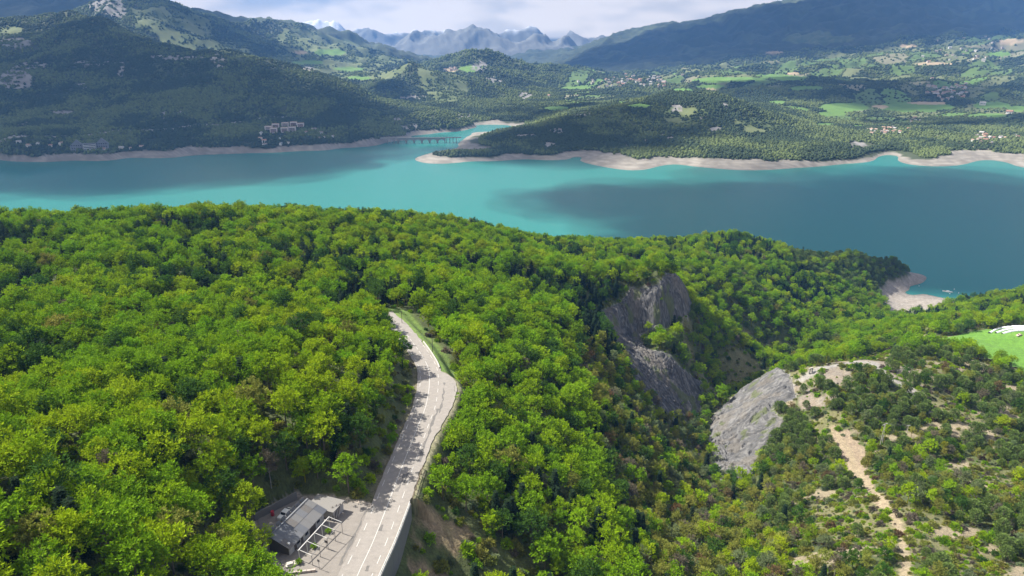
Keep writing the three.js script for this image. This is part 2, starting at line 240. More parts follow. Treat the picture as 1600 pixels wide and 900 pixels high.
// bareness 0..1 (no trees) and colour of the near ground
function nearCover(x, d) {
  const h = H(x, d), n = fbm(x / 9, d / 9, 4), n2 = fbm(x / 2.5 + 50, d / 2.5, 3);
  let c = mix3([0.045, 0.058, 0.018], [0.085, 0.105, 0.028], n), bare = 0;
  const put = (col, k) => { c = mix3(c, col, k); bare = Math.max(bare, k); };
  if (x > 120 && d < 560) put(mix3([0.13, 0.135, 0.045], [0.21, 0.175, 0.10], n2), 0.66 * smooth(0.52, 0.64, fbm(x / 30 + 8, d / 30, 3)));
  if (x > 90 && d < 420) put([0.25, 0.205, 0.14], 0.9 * smooth(0.645, 0.72, fbm(x / 14 + 31, d / 14, 4)));
  if (hit(spoil, x, d)) put(mix3([0.22, 0.175, 0.125], [0.20, 0.18, 0.155], n2), smooth(0.47, 0.56, n + 0.1 * (n2 - 0.5)));
  if (hit(bareEarth, x, d)) put(mix3([0.28, 0.212, 0.145], [0.23, 0.185, 0.135], n2), smooth(0.22, 0.34, n + 0.3 * (n2 - 0.3)));
  if (hit(dirtBank, x, d)) put(mix3([0.28, 0.20, 0.13], [0.14, 0.12, 0.06], n2), smooth(0.42, 0.58, n));
  const t1 = lineDist(track1, x, d); if (t1 < 4.5) put([0.27, 0.217, 0.143], (1 - smooth(1.0, 2.4, t1 + 2 * (n2 - 0.5))) * 0.95);
  const t2 = lineDist(track2, x, d); if (t2 < 7) put([0.26, 0.245, 0.225], 1 - smooth(2.0, 3.8, t2 + 3 * (n2 - 0.5)));
  const t3 = lineDist(track3, x, d); if (t3 < 7) put([0.33, 0.27, 0.16], 1 - smooth(2, 4, t3 + 3 * (n2 - 0.5)));
  if (hit(meadow, x, d, 3)) put(mix3([0.085, 0.205, 0.016], [0.115, 0.24, 0.025], n), 1);
  if (hit(clearing, x, d)) put([0.15, 0.17, 0.06], 1);
  if (hit(scarA, x, d) || hit(scarB, x, d)) put(mix3([0.21, 0.205, 0.205], [0.30, 0.285, 0.27], n2), 1);
  if (d < 380 && x < 20 && x > -160) {
    const [s, k] = toRoad(x, d), R = rightWidth(d);
    if (s > 0 && s < R + 11 && d > 236 && d < 330) put(mix3([0.10, 0.19, 0.022], [0.15, 0.20, 0.045], n2), 1 - smooth(R + 7, R + 11, s));
    else if (s > 0 && s < R + 1.5 && d > 153) put(mix3([0.15, 0.16, 0.06], [0.26, 0.23, 0.17], n2), 1);
    if (s < 0 && s > -7.5) put(mix3([0.17, 0.14, 0.10], [0.08, 0.09, 0.03], n2), 1 - smooth(5.2, 7.5, -s));
    if (hit({ poly: yard, x0: -70, x1: -34, d0: 105, d1: 160 }, x, d, 1.5)) put(mix3([0.27, 0.23, 0.19], [0.33, 0.29, 0.25], n2), 1);
  }
  if (d > 600) {                                                     // the drawn-down shore: bare silt with strand lines
    const e = 9.5 + 4 * (fbm(x / 40, d / 40, 3) - 0.5);
    const band = 0.5 + 0.5 * Math.sin(h * 5.2 + 2.5 * fbm(x / 25, d / 25, 3));
    if (h < e) put(mix3(mix3([0.24, 0.212, 0.185], [0.32, 0.288, 0.255], n2), [0.18, 0.155, 0.12], 0.45 * smooth(0.55, 0.95, band)), smooth(0, 1.2, e - h));
    if (h < 0.15) c = mix3(c, [0.17, 0.15, 0.11], smooth(0.15, -0.1, h));
  }
  return [c, bare];
}

// far side: fields, meadows, rock, slopes coloured lighter for sun
const ell = (px, py, rx, ry, from = 1300) => { const p = []; for (let k = 0; k < 10; k++) p.push(ground(px + rx * Math.cos(k * 0.6283), py + ry * Math.sin(k * 0.6283), from)); return region(p); };
const rocks = [[25, 125, 28, 18], [45, 103, 40, 5], [150, 98, 50, 2.5], [275, 90, 50, 4], [338, 96, 13, 12], [25, 66, 26, 8], [130, 135, 6, 8], [190, 110, 4, 12], [255, 180, 3.5, 11], [280, 175, 4, 9], [165, 8, 26, 16], [185, 20, 14, 10], [480, 108, 12, 5], [645, 152, 26, 3], [750, 105, 14, 8], [765, 125, 20, 6], [822, 150, 12, 7], [905, 178, 16, 3.5], [872, 205, 12, 5], [858, 226, 10, 5], [1057, 168, 10, 6], [1118, 203, 13, 3.5], [1045, 213, 11, 6], [1130, 163, 6, 4], [980, 226, 4, 5], [822, 212, 18, 3.5], [1100, 182, 5, 5], [1338, 226, 14, 5], [1255, 218, 12, 4], [725, 181, 12, 5], [640, 197, 14, 7], [100, 175, 18, 3], [40, 195, 14, 4], [620, 188, 6, 7], [85, 220, 8, 4], [1180, 178, 3, 2], [1005, 220, 6, 3]].map((a) => ell(...a));
const pale = [[280, 45, 55, 26, 3700], [255, 30, 40, 18, 3700], [340, 72, 30, 9, 3500], [10, 47, 30, 7, 2500], [470, 62, 40, 18, 3500], [520, 80, 50, 20, 3500], [590, 95, 40, 8, 3500], [700, 140, 30, 14, 2600], [1070, 180, 40, 16], [1180, 195, 40, 14], [1280, 60, 60, 8, 5000]].map((a) => ell(...a)).concat([[[200, 8], [260, 18], [330, 52], [400, 88], [440, 102], [350, 84], [300, 80], [250, 60], [212, 40]], [[440, 58], [500, 52], [560, 72], [640, 100], [625, 120], [560, 127], [480, 108], [430, 88]], [[650, 105], [720, 118], [735, 150], [690, 165], [660, 140]]].map((p) => region(area(p, 2700))));  // open grass, its green painted lighter and wider on slopes that catch sun
const lush = [[515, 82, 26, 5, 3000], [480, 98, 26, 4, 3000], [545, 108, 24, 3.5, 3000], [560, 122, 20, 3, 3000], [735, 108, 20, 6, 3000], [1000, 166, 22, 3.5], [1065, 141, 20, 3], [1110, 135, 26, 3, 2600], [900, 138, 26, 3.5, 2600], [870, 170, 22, 4], [970, 160, 8, 2], [1318, 168, 40, 8], [1430, 168, 66, 8], [1300, 178, 24, 4], [1290, 195, 16, 3], [1340, 197, 12, 2], [1215, 160, 16, 3], [1550, 165, 30, 6], [1225, 122, 40, 4, 2600], [1140, 125, 60, 5, 2600], [1560, 85, 20, 4, 2600], [1260, 138, 30, 4, 2600], [1550, 180, 22, 3], [1590, 170, 20, 5], [1200, 118, 20, 2.5, 2600]].map((a) => ell(...a));
const stubble = [[1375, 167, 13, 3], [1450, 161, 32, 2.5], [470, 82, 12, 3, 3000], [1110, 140, 10, 2], [1240, 115, 12, 2, 2600], [705, 110, 12, 3, 3000], [1460, 100, 30, 3, 2600], [1210, 82, 14, 2.5, 3000], [1580, 66, 22, 4, 3000], [1420, 72, 14, 3, 3000]].map((a) => ell(...a));
const farmland = region(area([[885, 168], [880, 128], [960, 112], [1100, 104], [1300, 84], [1450, 70], [1600, 42], [1760, 40], [1760, 215], [1560, 200], [1500, 200], [1350, 192], [1240, 172], [1180, 152], [1110, 138], [1000, 146]], 1500));
const villageLand = region(area([[1340, 205], [1400, 192], [1480, 200], [1500, 186], [1600, 190], [1600, 236], [1500, 236], [1440, 218], [1380, 216]], 1500));
const road2 = area([[0, 222], [60, 214], [130, 212], [180, 205], [260, 202], [330, 195], [400, 187], [460, 180], [500, 178]], 1500);
// returns colour, tree cover 0..1
function cell(x, d, sx, sd) {                                        // jittered field cells; [id hash, distance to border]
  const gx = x / sx, gd = d / sd, ix = Math.floor(gx), id = Math.floor(gd); let b1 = 9, b2 = 9, key = 0;
  for (let i = -1; i < 2; i++) for (let j = -1; j < 2; j++) { const a = ix + i, e = id + j, q = Math.hypot(a + hash2(a, e * 7 + 3) - gx, e + hash2(e, a * 5 + 11) - gd); if (q < b1) { b2 = b1; b1 = q; key = hash2(a * 3 + 1, e * 13 + 5); } else if (q < b2) b2 = q; }
  return [key, b2 - b1];
}
const any = (list, x, d) => { for (const r of list) if (hit(r, x, d)) return true; return false; };
function farCover(x, d) {
  const h = H(x, d), n = fbm(x / 60, d / 60, 4), n2 = fbm(x / 16 + 9, d / 16, 3), wob = 26 * (fbm(x / 50, d / 50 + 3, 3) - 0.5), wx = x + wob, wd = d + 30 * (fbm(x / 50 + 70, d / 50, 3) - 0.5);
  const far = smooth(2600, 5000, d);
  let c = mix3([0.028, 0.040, 0.016], [0.060, 0.075, 0.030], n), trees = mix(0.93, 0.62, smooth(0.45, 0.62, fbm(x / 180 + 4, d / 180, 3)));
  c = mix3(c, [0.085, 0.110, 0.044], 0.6 * smooth(0.5, 0.66, fbm(x / 320 + 21, d / 320, 4)) * smooth(0.35, 0.6, n));
  if (hit(farmland, wx, wd)) {
    const [key, edge] = cell(x + wob * 2, d, mix(120, 230, far), mix(60, 120, far));
    const open = mix(0.5, 0.30, far);
    if (key > open && edge > 0.07) {
      const q = (key - open) / (1 - open);
      c = mix3(q < 0.4 ? [0.085, 0.145, 0.030] : q < 0.7 ? [0.13, 0.15, 0.06] : q < 0.86 ? [0.20, 0.19, 0.11] : [0.10, 0.19, 0.03], c, 0.25 * n2); trees = 0.06;
    } else trees = 0.85;
  }
  if (hit(villageLand, wx, wd)) { c = mix3([0.10, 0.14, 0.035], [0.22, 0.2, 0.13], smooth(0.5, 0.7, n2)); trees = 0.45; }
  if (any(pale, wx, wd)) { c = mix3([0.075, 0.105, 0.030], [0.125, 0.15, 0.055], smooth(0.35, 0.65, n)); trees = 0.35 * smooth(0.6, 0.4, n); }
  if (any(lush, x + wob * 0.2, d + wob * 0.2)) { c = mix3([0.09, 0.19, 0.026], [0.12, 0.21, 0.035], n2); trees = 0; }
  if (any(stubble, x + wob * 0.2, d)) { c = mix3([0.33, 0.25, 0.15], [0.38, 0.30, 0.19], n2); trees = 0; }
  if (any(rocks, wx, wd) && n2 + 0.5 * n > 0.66) { c = mix3([0.15, 0.142, 0.13], [0.27, 0.255, 0.235], smooth(0.35, 0.7, n2)); trees = 0.04; }
  if (d < 2300 && x < -300 && lineDist(road2, x, d) < 5) { c = [0.34, 0.32, 0.29]; trees = 0; }
  const e = mix(14, mix(mix(8, 13, smooth(0.05, 0.12, x / d)), mix(5, 14, smooth(0.56, 0.64, x / d)), smooth(0.42, 0.48, x / d)), smooth(-0.16, -0.1, x / d)) + 13 * (fbm(x / 70, d / 70, 5) - 0.5);
  if (h < e && d < 2750) {
    const band = 0.5 + 0.5 * Math.sin(h * 1.6 + 2.5 * n);
    c = mix3(c, mix3(mix3([0.205, 0.186, 0.158], [0.30, 0.275, 0.236], smooth(0.3, 0.7, n2)), [0.16, 0.143, 0.112], 0.5 * band), smooth(0, 1.5, e - h)); trees = h > e - 1 ? trees * 0.5 : 0;
  }
  return [c, trees];
}

// ---------------------------------------------------------------- ground sheets
function noiseTexture(size, f, srgb) {
  const data = new Uint8Array(size * size * 4);
  for (let j = 0; j < size; j++) for (let i = 0; i < size; i++) { const v = f(i / size, j / size), o = (j * size + i) * 4; data[o] = 255 * clamp(v[0]); data[o + 1] = 255 * clamp(v[1]); data[o + 2] = 255 * clamp(v[2]); data[o + 3] = 255; }
  const t = new THREE.DataTexture(data, size, size); t.wrapS = t.wrapT = THREE.RepeatWrapping; t.magFilter = THREE.LinearFilter; t.minFilter = THREE.LinearMipmapLinearFilter; t.generateMipmaps = true;
  if (srgb) t.colorSpace = THREE.SRGBColorSpace; t.needsUpdate = true; return t;
}
const tileN = (u, v, f, s) => { const a = vt(u, v, f, s), b = vt(u, v, f * 2, s + 1), c = vt(u, v, f * 4, s + 2), e = vt(u, v, f * 8, s + 3); return (a * 8 + b * 5 + c * 3 + e * 2) / 18; };
function vt(u, v, f, s) { const x = u * f, y = v * f, ix = Math.floor(x), iy = Math.floor(y), fx = x - ix, fy = y - iy, ux = fx * fx * (3 - 2 * fx), uy = fy * fy * (3 - 2 * fy), g = (i, j) => hash2(((ix + i) % f) + s * 131, ((iy + j) % f) + s * 57); return mix(mix(g(0, 0), g(1, 0), ux), mix(g(0, 1), g(1, 1), ux), uy); }
const dirtMap = noiseTexture(512, (u, v) => { const a = tileN(u, v, 8, 1), b = tileN(u, v, 32, 9), k = 0.62 + 0.30 * (a - 0.5) + 0.75 * (b - 0.5); return [k, k * (0.97 + 0.06 * a), k * 0.97]; });
const dirtBump = noiseTexture(512, (u, v) => { const b = 0.5 * tileN(u, v, 16, 4) + 0.5 * tileN(u, v, 48, 7); return [b, b, b]; });
function sheet(d0, d1, rows, bMax, cols, colour) {
  const pos = new Float32Array(rows * cols * 3), col = new Float32Array(rows * cols * 3), uv = new Float32Array(rows * cols * 2), idx = [];
  for (let j = 0; j < rows; j++) {
    const d = d0 * Math.pow(d1 / d0, j / (rows - 1));
    for (let i = 0; i < cols; i++) {
      const x = (-bMax + 2 * bMax * i / (cols - 1)) * (d + 25), o = j * cols + i, c = colour(x, d);
      pos[o * 3] = x; pos[o * 3 + 1] = H(x, d); pos[o * 3 + 2] = -d;
      col[o * 3] = c[0]; col[o * 3 + 1] = c[1]; col[o * 3 + 2] = c[2]; uv[o * 2] = x / 13; uv[o * 2 + 1] = d / 13;
      if (i && j) idx.push(o - cols - 1, o - cols, o - 1, o - cols, o, o - 1);
    }
  }
  const g = new THREE.BufferGeometry();
  g.setAttribute('position', new THREE.BufferAttribute(pos, 3)); g.setAttribute('color', new THREE.BufferAttribute(col, 3)); g.setAttribute('uv', new THREE.BufferAttribute(uv, 2)); g.setIndex(idx); g.computeVertexNormals();
  return g;
}
const scaleC = (k, f) => (x, d) => f(x, d)[0].map((v) => v * k);
const groundMat = new THREE.MeshStandardMaterial({ vertexColors: true, roughness: 0.97, map: dirtMap, bumpMap: dirtBump, bumpScale: 0.35 });
const farMat = new THREE.MeshStandardMaterial({ vertexColors: true, roughness: 0.97 });
structure('hillside_ground', sheet(45, 1130, 560, 1.0, 470, scaleC(1.6, nearCover)), groundMat);
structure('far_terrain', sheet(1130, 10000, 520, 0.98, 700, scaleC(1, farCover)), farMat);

// lake
const waterBump = noiseTexture(512, (u, v) => { const b = 0.6 * tileN(u, v, 24, 3) + 0.4 * tileN(u, v, 64, 5); return [b, b, b]; });
{
  const g = new THREE.PlaneGeometry(9000, 4200, 1, 1).rotateX(-Math.PI / 2).translate(0, 0, -2500);
  const uv = g.attributes.uv, p = g.attributes.position; for (let i = 0; i < uv.count; i++) uv.setXY(i, p.getX(i) / 70, p.getZ(i) / 40);
  structure('lake_water', g, new THREE.MeshPhysicalMaterial({ color: new THREE.Color().setRGB(0.030, 0.180, 0.156), roughness: 0.22, ior: 1.33, specularIntensity: 0.22, bumpMap: waterBump, bumpScale: 0.25 }));
}
// distant snow ranges beyond the valley
function range(name, d0, depth, crest, snowAt, seed, wl = 900) {                // crest: [px, py] of the skyline
  const cols = 260, rows = 46, px0 = crest[0][0], px1 = crest[crest.length - 1][0], pos = [], col = [], idx = [];
  const sky = crest.map(([a, b]) => { const p = atD(a, b, d0 + depth * 0.5); return [p[0], p[2]]; });
  for (let j = 0; j < rows; j++) for (let i = 0; i < cols; i++) {
    const x = mix(sky[0][0], sky[sky.length - 1][0], i / (cols - 1)), t = j / (rows - 1), d = d0 + depth * t;
    const top = ramp(sky, x), k = 1 - Math.abs(2 * t - 1), r = 1 - Math.abs(2 * fbm(x / wl + seed, d / wl, 5) - 1);
    const y = -60 + (top + 60) * Math.pow(k, 0.8) * (0.72 + 0.28 * k) + (r - 0.62) * 330 * k;
    pos.push(x, y, -d);
    const s = smooth(snowAt - 60, snowAt + 60, y + 260 * (fbm(x / 230 + seed, d / 230, 4) - 0.5)), c = mix3([0.17, 0.17, 0.15], [0.78, 0.8, 0.83], s); col.push(...c);
    if (i && j) { const o = j * cols + i; idx.push(o - cols - 1, o - cols, o - 1, o - cols, o, o - 1); }
  }
  const g = new THREE.BufferGeometry(); g.setAttribute('position', new THREE.Float32BufferAttribute(pos, 3)); g.setAttribute('color', new THREE.Float32BufferAttribute(col, 3)); g.setIndex(idx); g.computeVertexNormals();
  return structure(name, g, farMat);
}
range('distant_mountains', 9200, 1700, [[380, 70], [470, 62], [540, 58], [600, 66], [650, 60], [700, 52], [740, 50], [790, 58], [840, 66], [900, 70], [960, 72], [1040, 80]], 560, 3, 560);
range('snow_mountains', 10800, 1600, [[380, 62], [450, 50], [485, 42], [512, 40], [545, 52], [590, 50], [640, 58], [700, 58], [760, 60], [800, 57], [835, 50], [850, 50], [880, 58], [905, 60], [940, 66], [1040, 80]], 440, 11, 620);

// ---------------------------------------------------------------- eroded marl faces (fine relief laid over the slope)
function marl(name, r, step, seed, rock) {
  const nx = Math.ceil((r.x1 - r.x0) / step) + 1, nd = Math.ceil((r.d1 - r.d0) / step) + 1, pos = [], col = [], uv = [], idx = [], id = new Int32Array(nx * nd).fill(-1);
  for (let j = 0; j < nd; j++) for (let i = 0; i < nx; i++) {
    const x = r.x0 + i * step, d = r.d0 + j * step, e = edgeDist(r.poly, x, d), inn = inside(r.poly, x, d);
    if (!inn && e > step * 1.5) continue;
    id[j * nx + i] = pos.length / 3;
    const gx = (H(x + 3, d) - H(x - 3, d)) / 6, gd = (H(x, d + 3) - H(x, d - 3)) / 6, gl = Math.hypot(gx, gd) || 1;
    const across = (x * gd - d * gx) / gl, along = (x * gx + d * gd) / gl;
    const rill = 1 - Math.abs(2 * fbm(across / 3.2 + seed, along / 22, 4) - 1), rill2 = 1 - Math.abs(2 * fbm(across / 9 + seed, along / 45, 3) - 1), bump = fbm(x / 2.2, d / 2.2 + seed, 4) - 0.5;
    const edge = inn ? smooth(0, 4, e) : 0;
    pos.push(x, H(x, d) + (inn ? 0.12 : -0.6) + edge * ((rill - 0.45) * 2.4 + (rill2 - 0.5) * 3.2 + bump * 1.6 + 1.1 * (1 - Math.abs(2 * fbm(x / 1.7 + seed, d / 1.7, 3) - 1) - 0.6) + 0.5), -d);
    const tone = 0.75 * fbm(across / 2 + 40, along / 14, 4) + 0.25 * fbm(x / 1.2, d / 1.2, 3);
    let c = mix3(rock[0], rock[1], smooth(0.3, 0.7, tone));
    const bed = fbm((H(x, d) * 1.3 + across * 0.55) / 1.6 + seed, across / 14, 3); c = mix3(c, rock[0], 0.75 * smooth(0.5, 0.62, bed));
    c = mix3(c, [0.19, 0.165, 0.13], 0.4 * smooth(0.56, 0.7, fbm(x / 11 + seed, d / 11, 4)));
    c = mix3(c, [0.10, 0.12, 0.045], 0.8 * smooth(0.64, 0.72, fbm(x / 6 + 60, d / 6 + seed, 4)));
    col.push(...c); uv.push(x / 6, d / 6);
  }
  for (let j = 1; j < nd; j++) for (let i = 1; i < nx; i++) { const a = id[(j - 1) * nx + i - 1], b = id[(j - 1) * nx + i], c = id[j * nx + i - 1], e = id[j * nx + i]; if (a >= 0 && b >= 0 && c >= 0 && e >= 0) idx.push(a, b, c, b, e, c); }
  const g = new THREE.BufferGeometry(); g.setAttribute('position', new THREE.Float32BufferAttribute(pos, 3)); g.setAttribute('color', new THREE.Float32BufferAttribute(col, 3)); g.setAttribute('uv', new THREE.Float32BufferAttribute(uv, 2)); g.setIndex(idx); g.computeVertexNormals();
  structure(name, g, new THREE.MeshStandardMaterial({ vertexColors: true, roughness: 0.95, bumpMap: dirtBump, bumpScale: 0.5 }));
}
marl('marl_slope', scarA, 0.55, 5, [[0.05, 0.051, 0.055], [0.185, 0.18, 0.175]]); marl('marl_slope', scarB, 0.5, 23, [[0.10, 0.099, 0.10], [0.215, 0.21, 0.205]]);  // first face coloured darker, its shade put into the marl colour

// ---------------------------------------------------------------- road
const asphaltMap = noiseTexture(512, (u, v) => { const a = tileN(u, v, 4, 21), b = tileN(u, v, 64, 22), k = 0.66 + 0.24 * (a - 0.5) + 0.35 * (b - 0.5); return [k, k * 0.985, k * 0.96]; });
const asphalt = std(0.375, 0.347, 0.318, 0.9, { map: asphaltMap, bumpMap: dirtBump, bumpScale: 0.012 });
const patchMat = std(0.20, 0.19, 0.18, 0.92, { map: asphaltMap });
const lineMat = std(0.60, 0.59, 0.56, 0.75, { map: noiseTexture(256, (u, v) => { const k = 0.86 + 0.5 * (tileN(u, v, 32, 33) - 0.5); return [k, k, k]; }) });
const roadAt = (i, off, lift = 0) => { const k = clamp(i, 0, ROAD_N), a = Math.floor(k), b = Math.min(ROAD_N, a + 1), f = k - a, px = mix(roadPts[a][0], roadPts[b][0], f), pd = mix(roadPts[a][1], roadPts[b][1], f), ux = mix(roadDir[a][0], roadDir[b][0], f), ud = mix(roadDir[a][1], roadDir[b][1], f); return [px + ud * off, grade(pd) + lift, -(pd - ux * off)]; };
function strip(i0, i1, off0, off1, lift, n, across = 1) {            // a sheet along the road between two offsets
  const pos = [], uv = [], idx = [];
  for (let k = 0; k <= n; k++) { const i = mix(i0, i1, k / n), d = roadPts[Math.round(clamp(i, 0, ROAD_N))][1]; for (let j = 0; j <= across; j++) { const o0 = typeof off0 === 'function' ? off0(d, i) : off0, o1 = typeof off1 === 'function' ? off1(d, i) : off1, p = roadAt(i, mix(o0, o1, j / across), lift); pos.push(...p); uv.push(p[0] / 5, p[2] / 5); } }
  const w = across + 1; for (let k = 0; k < n; k++) for (let j = 0; j < across; j++) { const a = k * w + j; idx.push(a, a + 1, a + w, a + 1, a + w + 1, a + w); }
  const g = new THREE.BufferGeometry(); g.setAttribute('position', new THREE.Float32BufferAttribute(pos, 3)); g.setAttribute('uv', new THREE.Float32BufferAttribute(uv, 2)); g.setIndex(idx); g.computeVertexNormals(); return g;
}
const STEP = roadLen / ROAD_N;
const ragged = (s) => (d, i) => s * 0.5 * (fbm(i / 5 + s * 9, 3, 3) - 0.5);
const road = structure('road', strip(0, ROAD_N, (d, i) => -leftWidth(d) + ragged(1)(d, i), (d, i) => rightWidth(d) + ragged(2)(d, i), 0, 400, 3), asphalt);
const idxAt = (d) => { let k = 0; for (let i = 0; i <= 330; i++) if (roadPts[i][1] <= d) k = i; return k; };
part('centre_line', strip(idxAt(90), idxAt(246), -0.06, 0.08, 0.006, 220), lineMat, road);
{
  const wob = mulberry(5);
  for (let d = 96; d < 300; ) {                                      // edge lines: 3 m dashes
    const i = idxAt(d), n = 3 / STEP;
    part('edge_dash', strip(i, i + n, -3.40, -3.27, 0.006, 4), lineMat, road);
    part('edge_dash', strip(i + 1.4, i + 1.4 + n, 3.16, 3.29, 0.006, 4), lineMat, road);
    d += (d < 230 ? 6.2 : 5.6) + wob() * 0.3;
  }
  for (let k = 0; k < 7; k++) part('centre_dash', strip(idxAt(249) + k * 8, idxAt(249) + k * 8 + 3 / STEP, -0.06, 0.08, 0.006, 4), lineMat, road);
}
// old repairs: dark tar patches and long seams
for (const [d0, d1, a, b, s] of [[157, 166, 0.9, 1.7, 1], [160, 169, 2.1, 2.8, 2], [172, 206, 3.9, 4.7, 3], [203, 226, 5.0, 5.5, 4], [127, 150, -5.3, -4.85, 5], [140, 143, 0.5, 1.0, 6], [126, 128, 1.2, 1.7, 8]])
  part('tar_patch', strip(idxAt(d0), idxAt(d1), (d, i) => a + 1.1 * (fbm(i / 4 + s, s, 3) - 0.5), (d, i) => b + 1.1 * (fbm(i / 4 + s * 3, s + 5, 3) - 0.5), 0.004, 40), patchMat, road);
{
  // forecourt: worn pale asphalt and packed gravel
  const g0 = new THREE.ShapeGeometry(new THREE.Shape(yard.map(([x, d]) => new THREE.Vector2(x, d))), 4), p = g0.attributes.position, uv = g0.attributes.uv;
  for (let i = 0; i < p.count; i++) { const x = p.getX(i), d = p.getY(i); p.setXYZ(i, x, grade(d) - 0.006, -d); uv.setXY(i, x / 5, d / 5); }
  g0.computeVertexNormals();
  structure('forecourt', g0, std(0.31, 0.283, 0.255, 0.93, { map: asphaltMap, bumpMap: dirtBump, bumpScale: 0.02, side: THREE.DoubleSide }));
}
// ---------------------------------------------------------------- trees
// leaf: a pointed blade of two triangles; a crown is boughs that end in leafy sprays
class Leaves {
  constructor() { this.p = []; this.c = []; }
  blade(x, y, z, dir, nor, len, wid, tint) {
    const s = new THREE.Vector3().crossVectors(dir, nor).normalize().multiplyScalar(wid / 2), e = dir.clone().multiplyScalar(len), m = dir.clone().multiplyScalar(len * 0.45).addScaledVector(nor, len * 0.10);
    const a = [x, y, z], b = [x + m.x + s.x, y + m.y + s.y, z + m.z + s.z], c = [x + e.x, y + e.y, z + e.z], d = [x + m.x - s.x, y + m.y - s.y, z + m.z - s.z];
    this.p.push(...a, ...b, ...c, ...a, ...c, ...d); for (let i = 0; i < 6; i++) this.c.push(...tint);
  }
  add(geo, tint) { const g = geo.index ? geo.toNonIndexed() : geo, q = g.attributes.position; for (let i = 0; i < q.count; i++) { this.p.push(q.getX(i), q.getY(i), q.getZ(i)); this.c.push(...tint); } }
  build() { const g = new THREE.BufferGeometry(); g.setAttribute('position', new THREE.Float32BufferAttribute(this.p, 3)); g.setAttribute('color', new THREE.Float32BufferAttribute(this.c, 3)); g.computeVertexNormals(); return g; }
}
const V = (x, y, z) => new THREE.Vector3(x, y, z);
function randDir(r) { const a = r() * 6.2832, y = 2 * r() - 1, s = Math.sqrt(1 - y * y); return V(s * Math.cos(a), y, s * Math.sin(a)); }
// all trees are about 1 unit = 1 m; foot at the origin
function broadleaf(seed, R, tall, lobes, sprays, leaves, len) {
  const r = mulberry(seed), L = new Leaves(), wood = [], y0 = tall * 0.30, yc = tall * 0.62;
  wood.push(bar([0, -1, 0], [0, y0, 0], R * 0.055, 7, R * 0.045), bar([0, y0, 0], [0.15 * R * (r() - 0.5), tall * 0.8, 0.15 * R * (r() - 0.5)], R * 0.045, 6, R * 0.012));
  const tips = [];
  for (let k = 0; k < lobes; k++) {
    const a = k * 2.39996 + r() * 0.6, e = k === 0 ? 1 : 1 - 1.35 * (k / lobes) + 0.2 * (r() - 0.5), rr = Math.sqrt(Math.max(0, 1 - e * e)) * (0.66 + 0.14 * r());
    tips.push([V(Math.cos(a) * rr * R * 0.86, yc + e * (tall - yc) * 0.74, Math.sin(a) * rr * R * 0.86), R * (0.34 + 0.16 * r())]);
  }
  for (const [c, q] of tips) {
    wood.push(bar([0, mix(y0, yc, 0.3 + 0.6 * r()), 0], c.toArray(), R * 0.022, 4, R * 0.006));
    for (let s = 0; s < sprays; s++) {
      const o = randDir(r); o.y = o.y * 0.75 + 0.28; o.normalize();
      const base = c.clone().addScaledVector(o, q * (0.45 + 0.55 * Math.sqrt(r())));
      base.y = Math.max(base.y, y0 * 0.7);
      const axis = o.clone().add(V(0, 0.25, 0)).add(randDir(r).multiplyScalar(0.45)).normalize(), tone = 0.86 + 0.28 * r();
      for (let b = 0; b < leaves; b++) {
        const f = r() * 0.9, side = randDir(r), dir = axis.clone().multiplyScalar(0.75).addScaledVector(side, 0.75).normalize();
        const nor = V(-0.15, 1, 0).addScaledVector(randDir(r), 0.62).addScaledVector(o, 0.4).normalize(), t = tone * (0.88 + 0.24 * r());
        L.blade(base.x + axis.x * f + side.x * 0.28, base.y + axis.y * f + side.y * 0.22, base.z + axis.z * f + side.z * 0.28, dir, nor, len * (0.7 + 0.6 * r()), len * (0.42 + 0.25 * r()), [t * (0.94 + 0.12 * r()), t, t * 0.9]);
      }
    }
  }
  return { crown: L.build(), trunk: join(wood) };
}
function conifer(seed, R, tall, droop, layers, perLayer, len) {       // fir and spruce: tiers of boughs
  const r = mulberry(seed), L = new Leaves();
  for (let k = 0; k < layers; k++) {
    const t = (k + 0.3 * r()) / layers, y = tall * (0.12 + 0.86 * t), q = R * Math.pow(1 - t, 0.85) * (0.82 + 0.3 * r()) + 0.12, n = Math.max(5, Math.round(perLayer * (1 - 0.65 * t)));
    for (let b = 0; b < n; b++) {
      const a = (b + r() * 0.8) / n * 6.2832 + k * 1.7, dir = V(Math.cos(a), -droop + 0.25 * t, Math.sin(a)).normalize(), reach = q * (0.75 + 0.4 * r()), steps = Math.max(2, Math.round(reach / (len * 0.62)));
      for (let s = 0; s < steps; s++) {
        const f = (s + 0.4) / steps * reach, tone = 0.8 + 0.4 * r();
        for (const sg of [-1, 1, 0]) {
          const side = V(-Math.sin(a), 0, Math.cos(a)).multiplyScalar(sg * 0.75), dd = dir.clone().multiplyScalar(0.8).add(side).add(V(0, 0.12 * (r() - 0.3), 0)).normalize();
          L.blade(dir.x * f, y + dir.y * f, dir.z * f, dd, V(0, 1, 0).addScaledVector(randDir(r), 0.35).normalize(), len * (0.7 + 0.5 * r()) * (sg ? 1 - 0.35 * f / (reach + 0.1) : 1), len * 0.42, [tone, tone, tone]);
        }
      }
    }
  }
  return { crown: L.build(), trunk: bar([0, -1, 0], [0, tall * 0.97, 0], R * 0.09, 6, 0.03) };
}
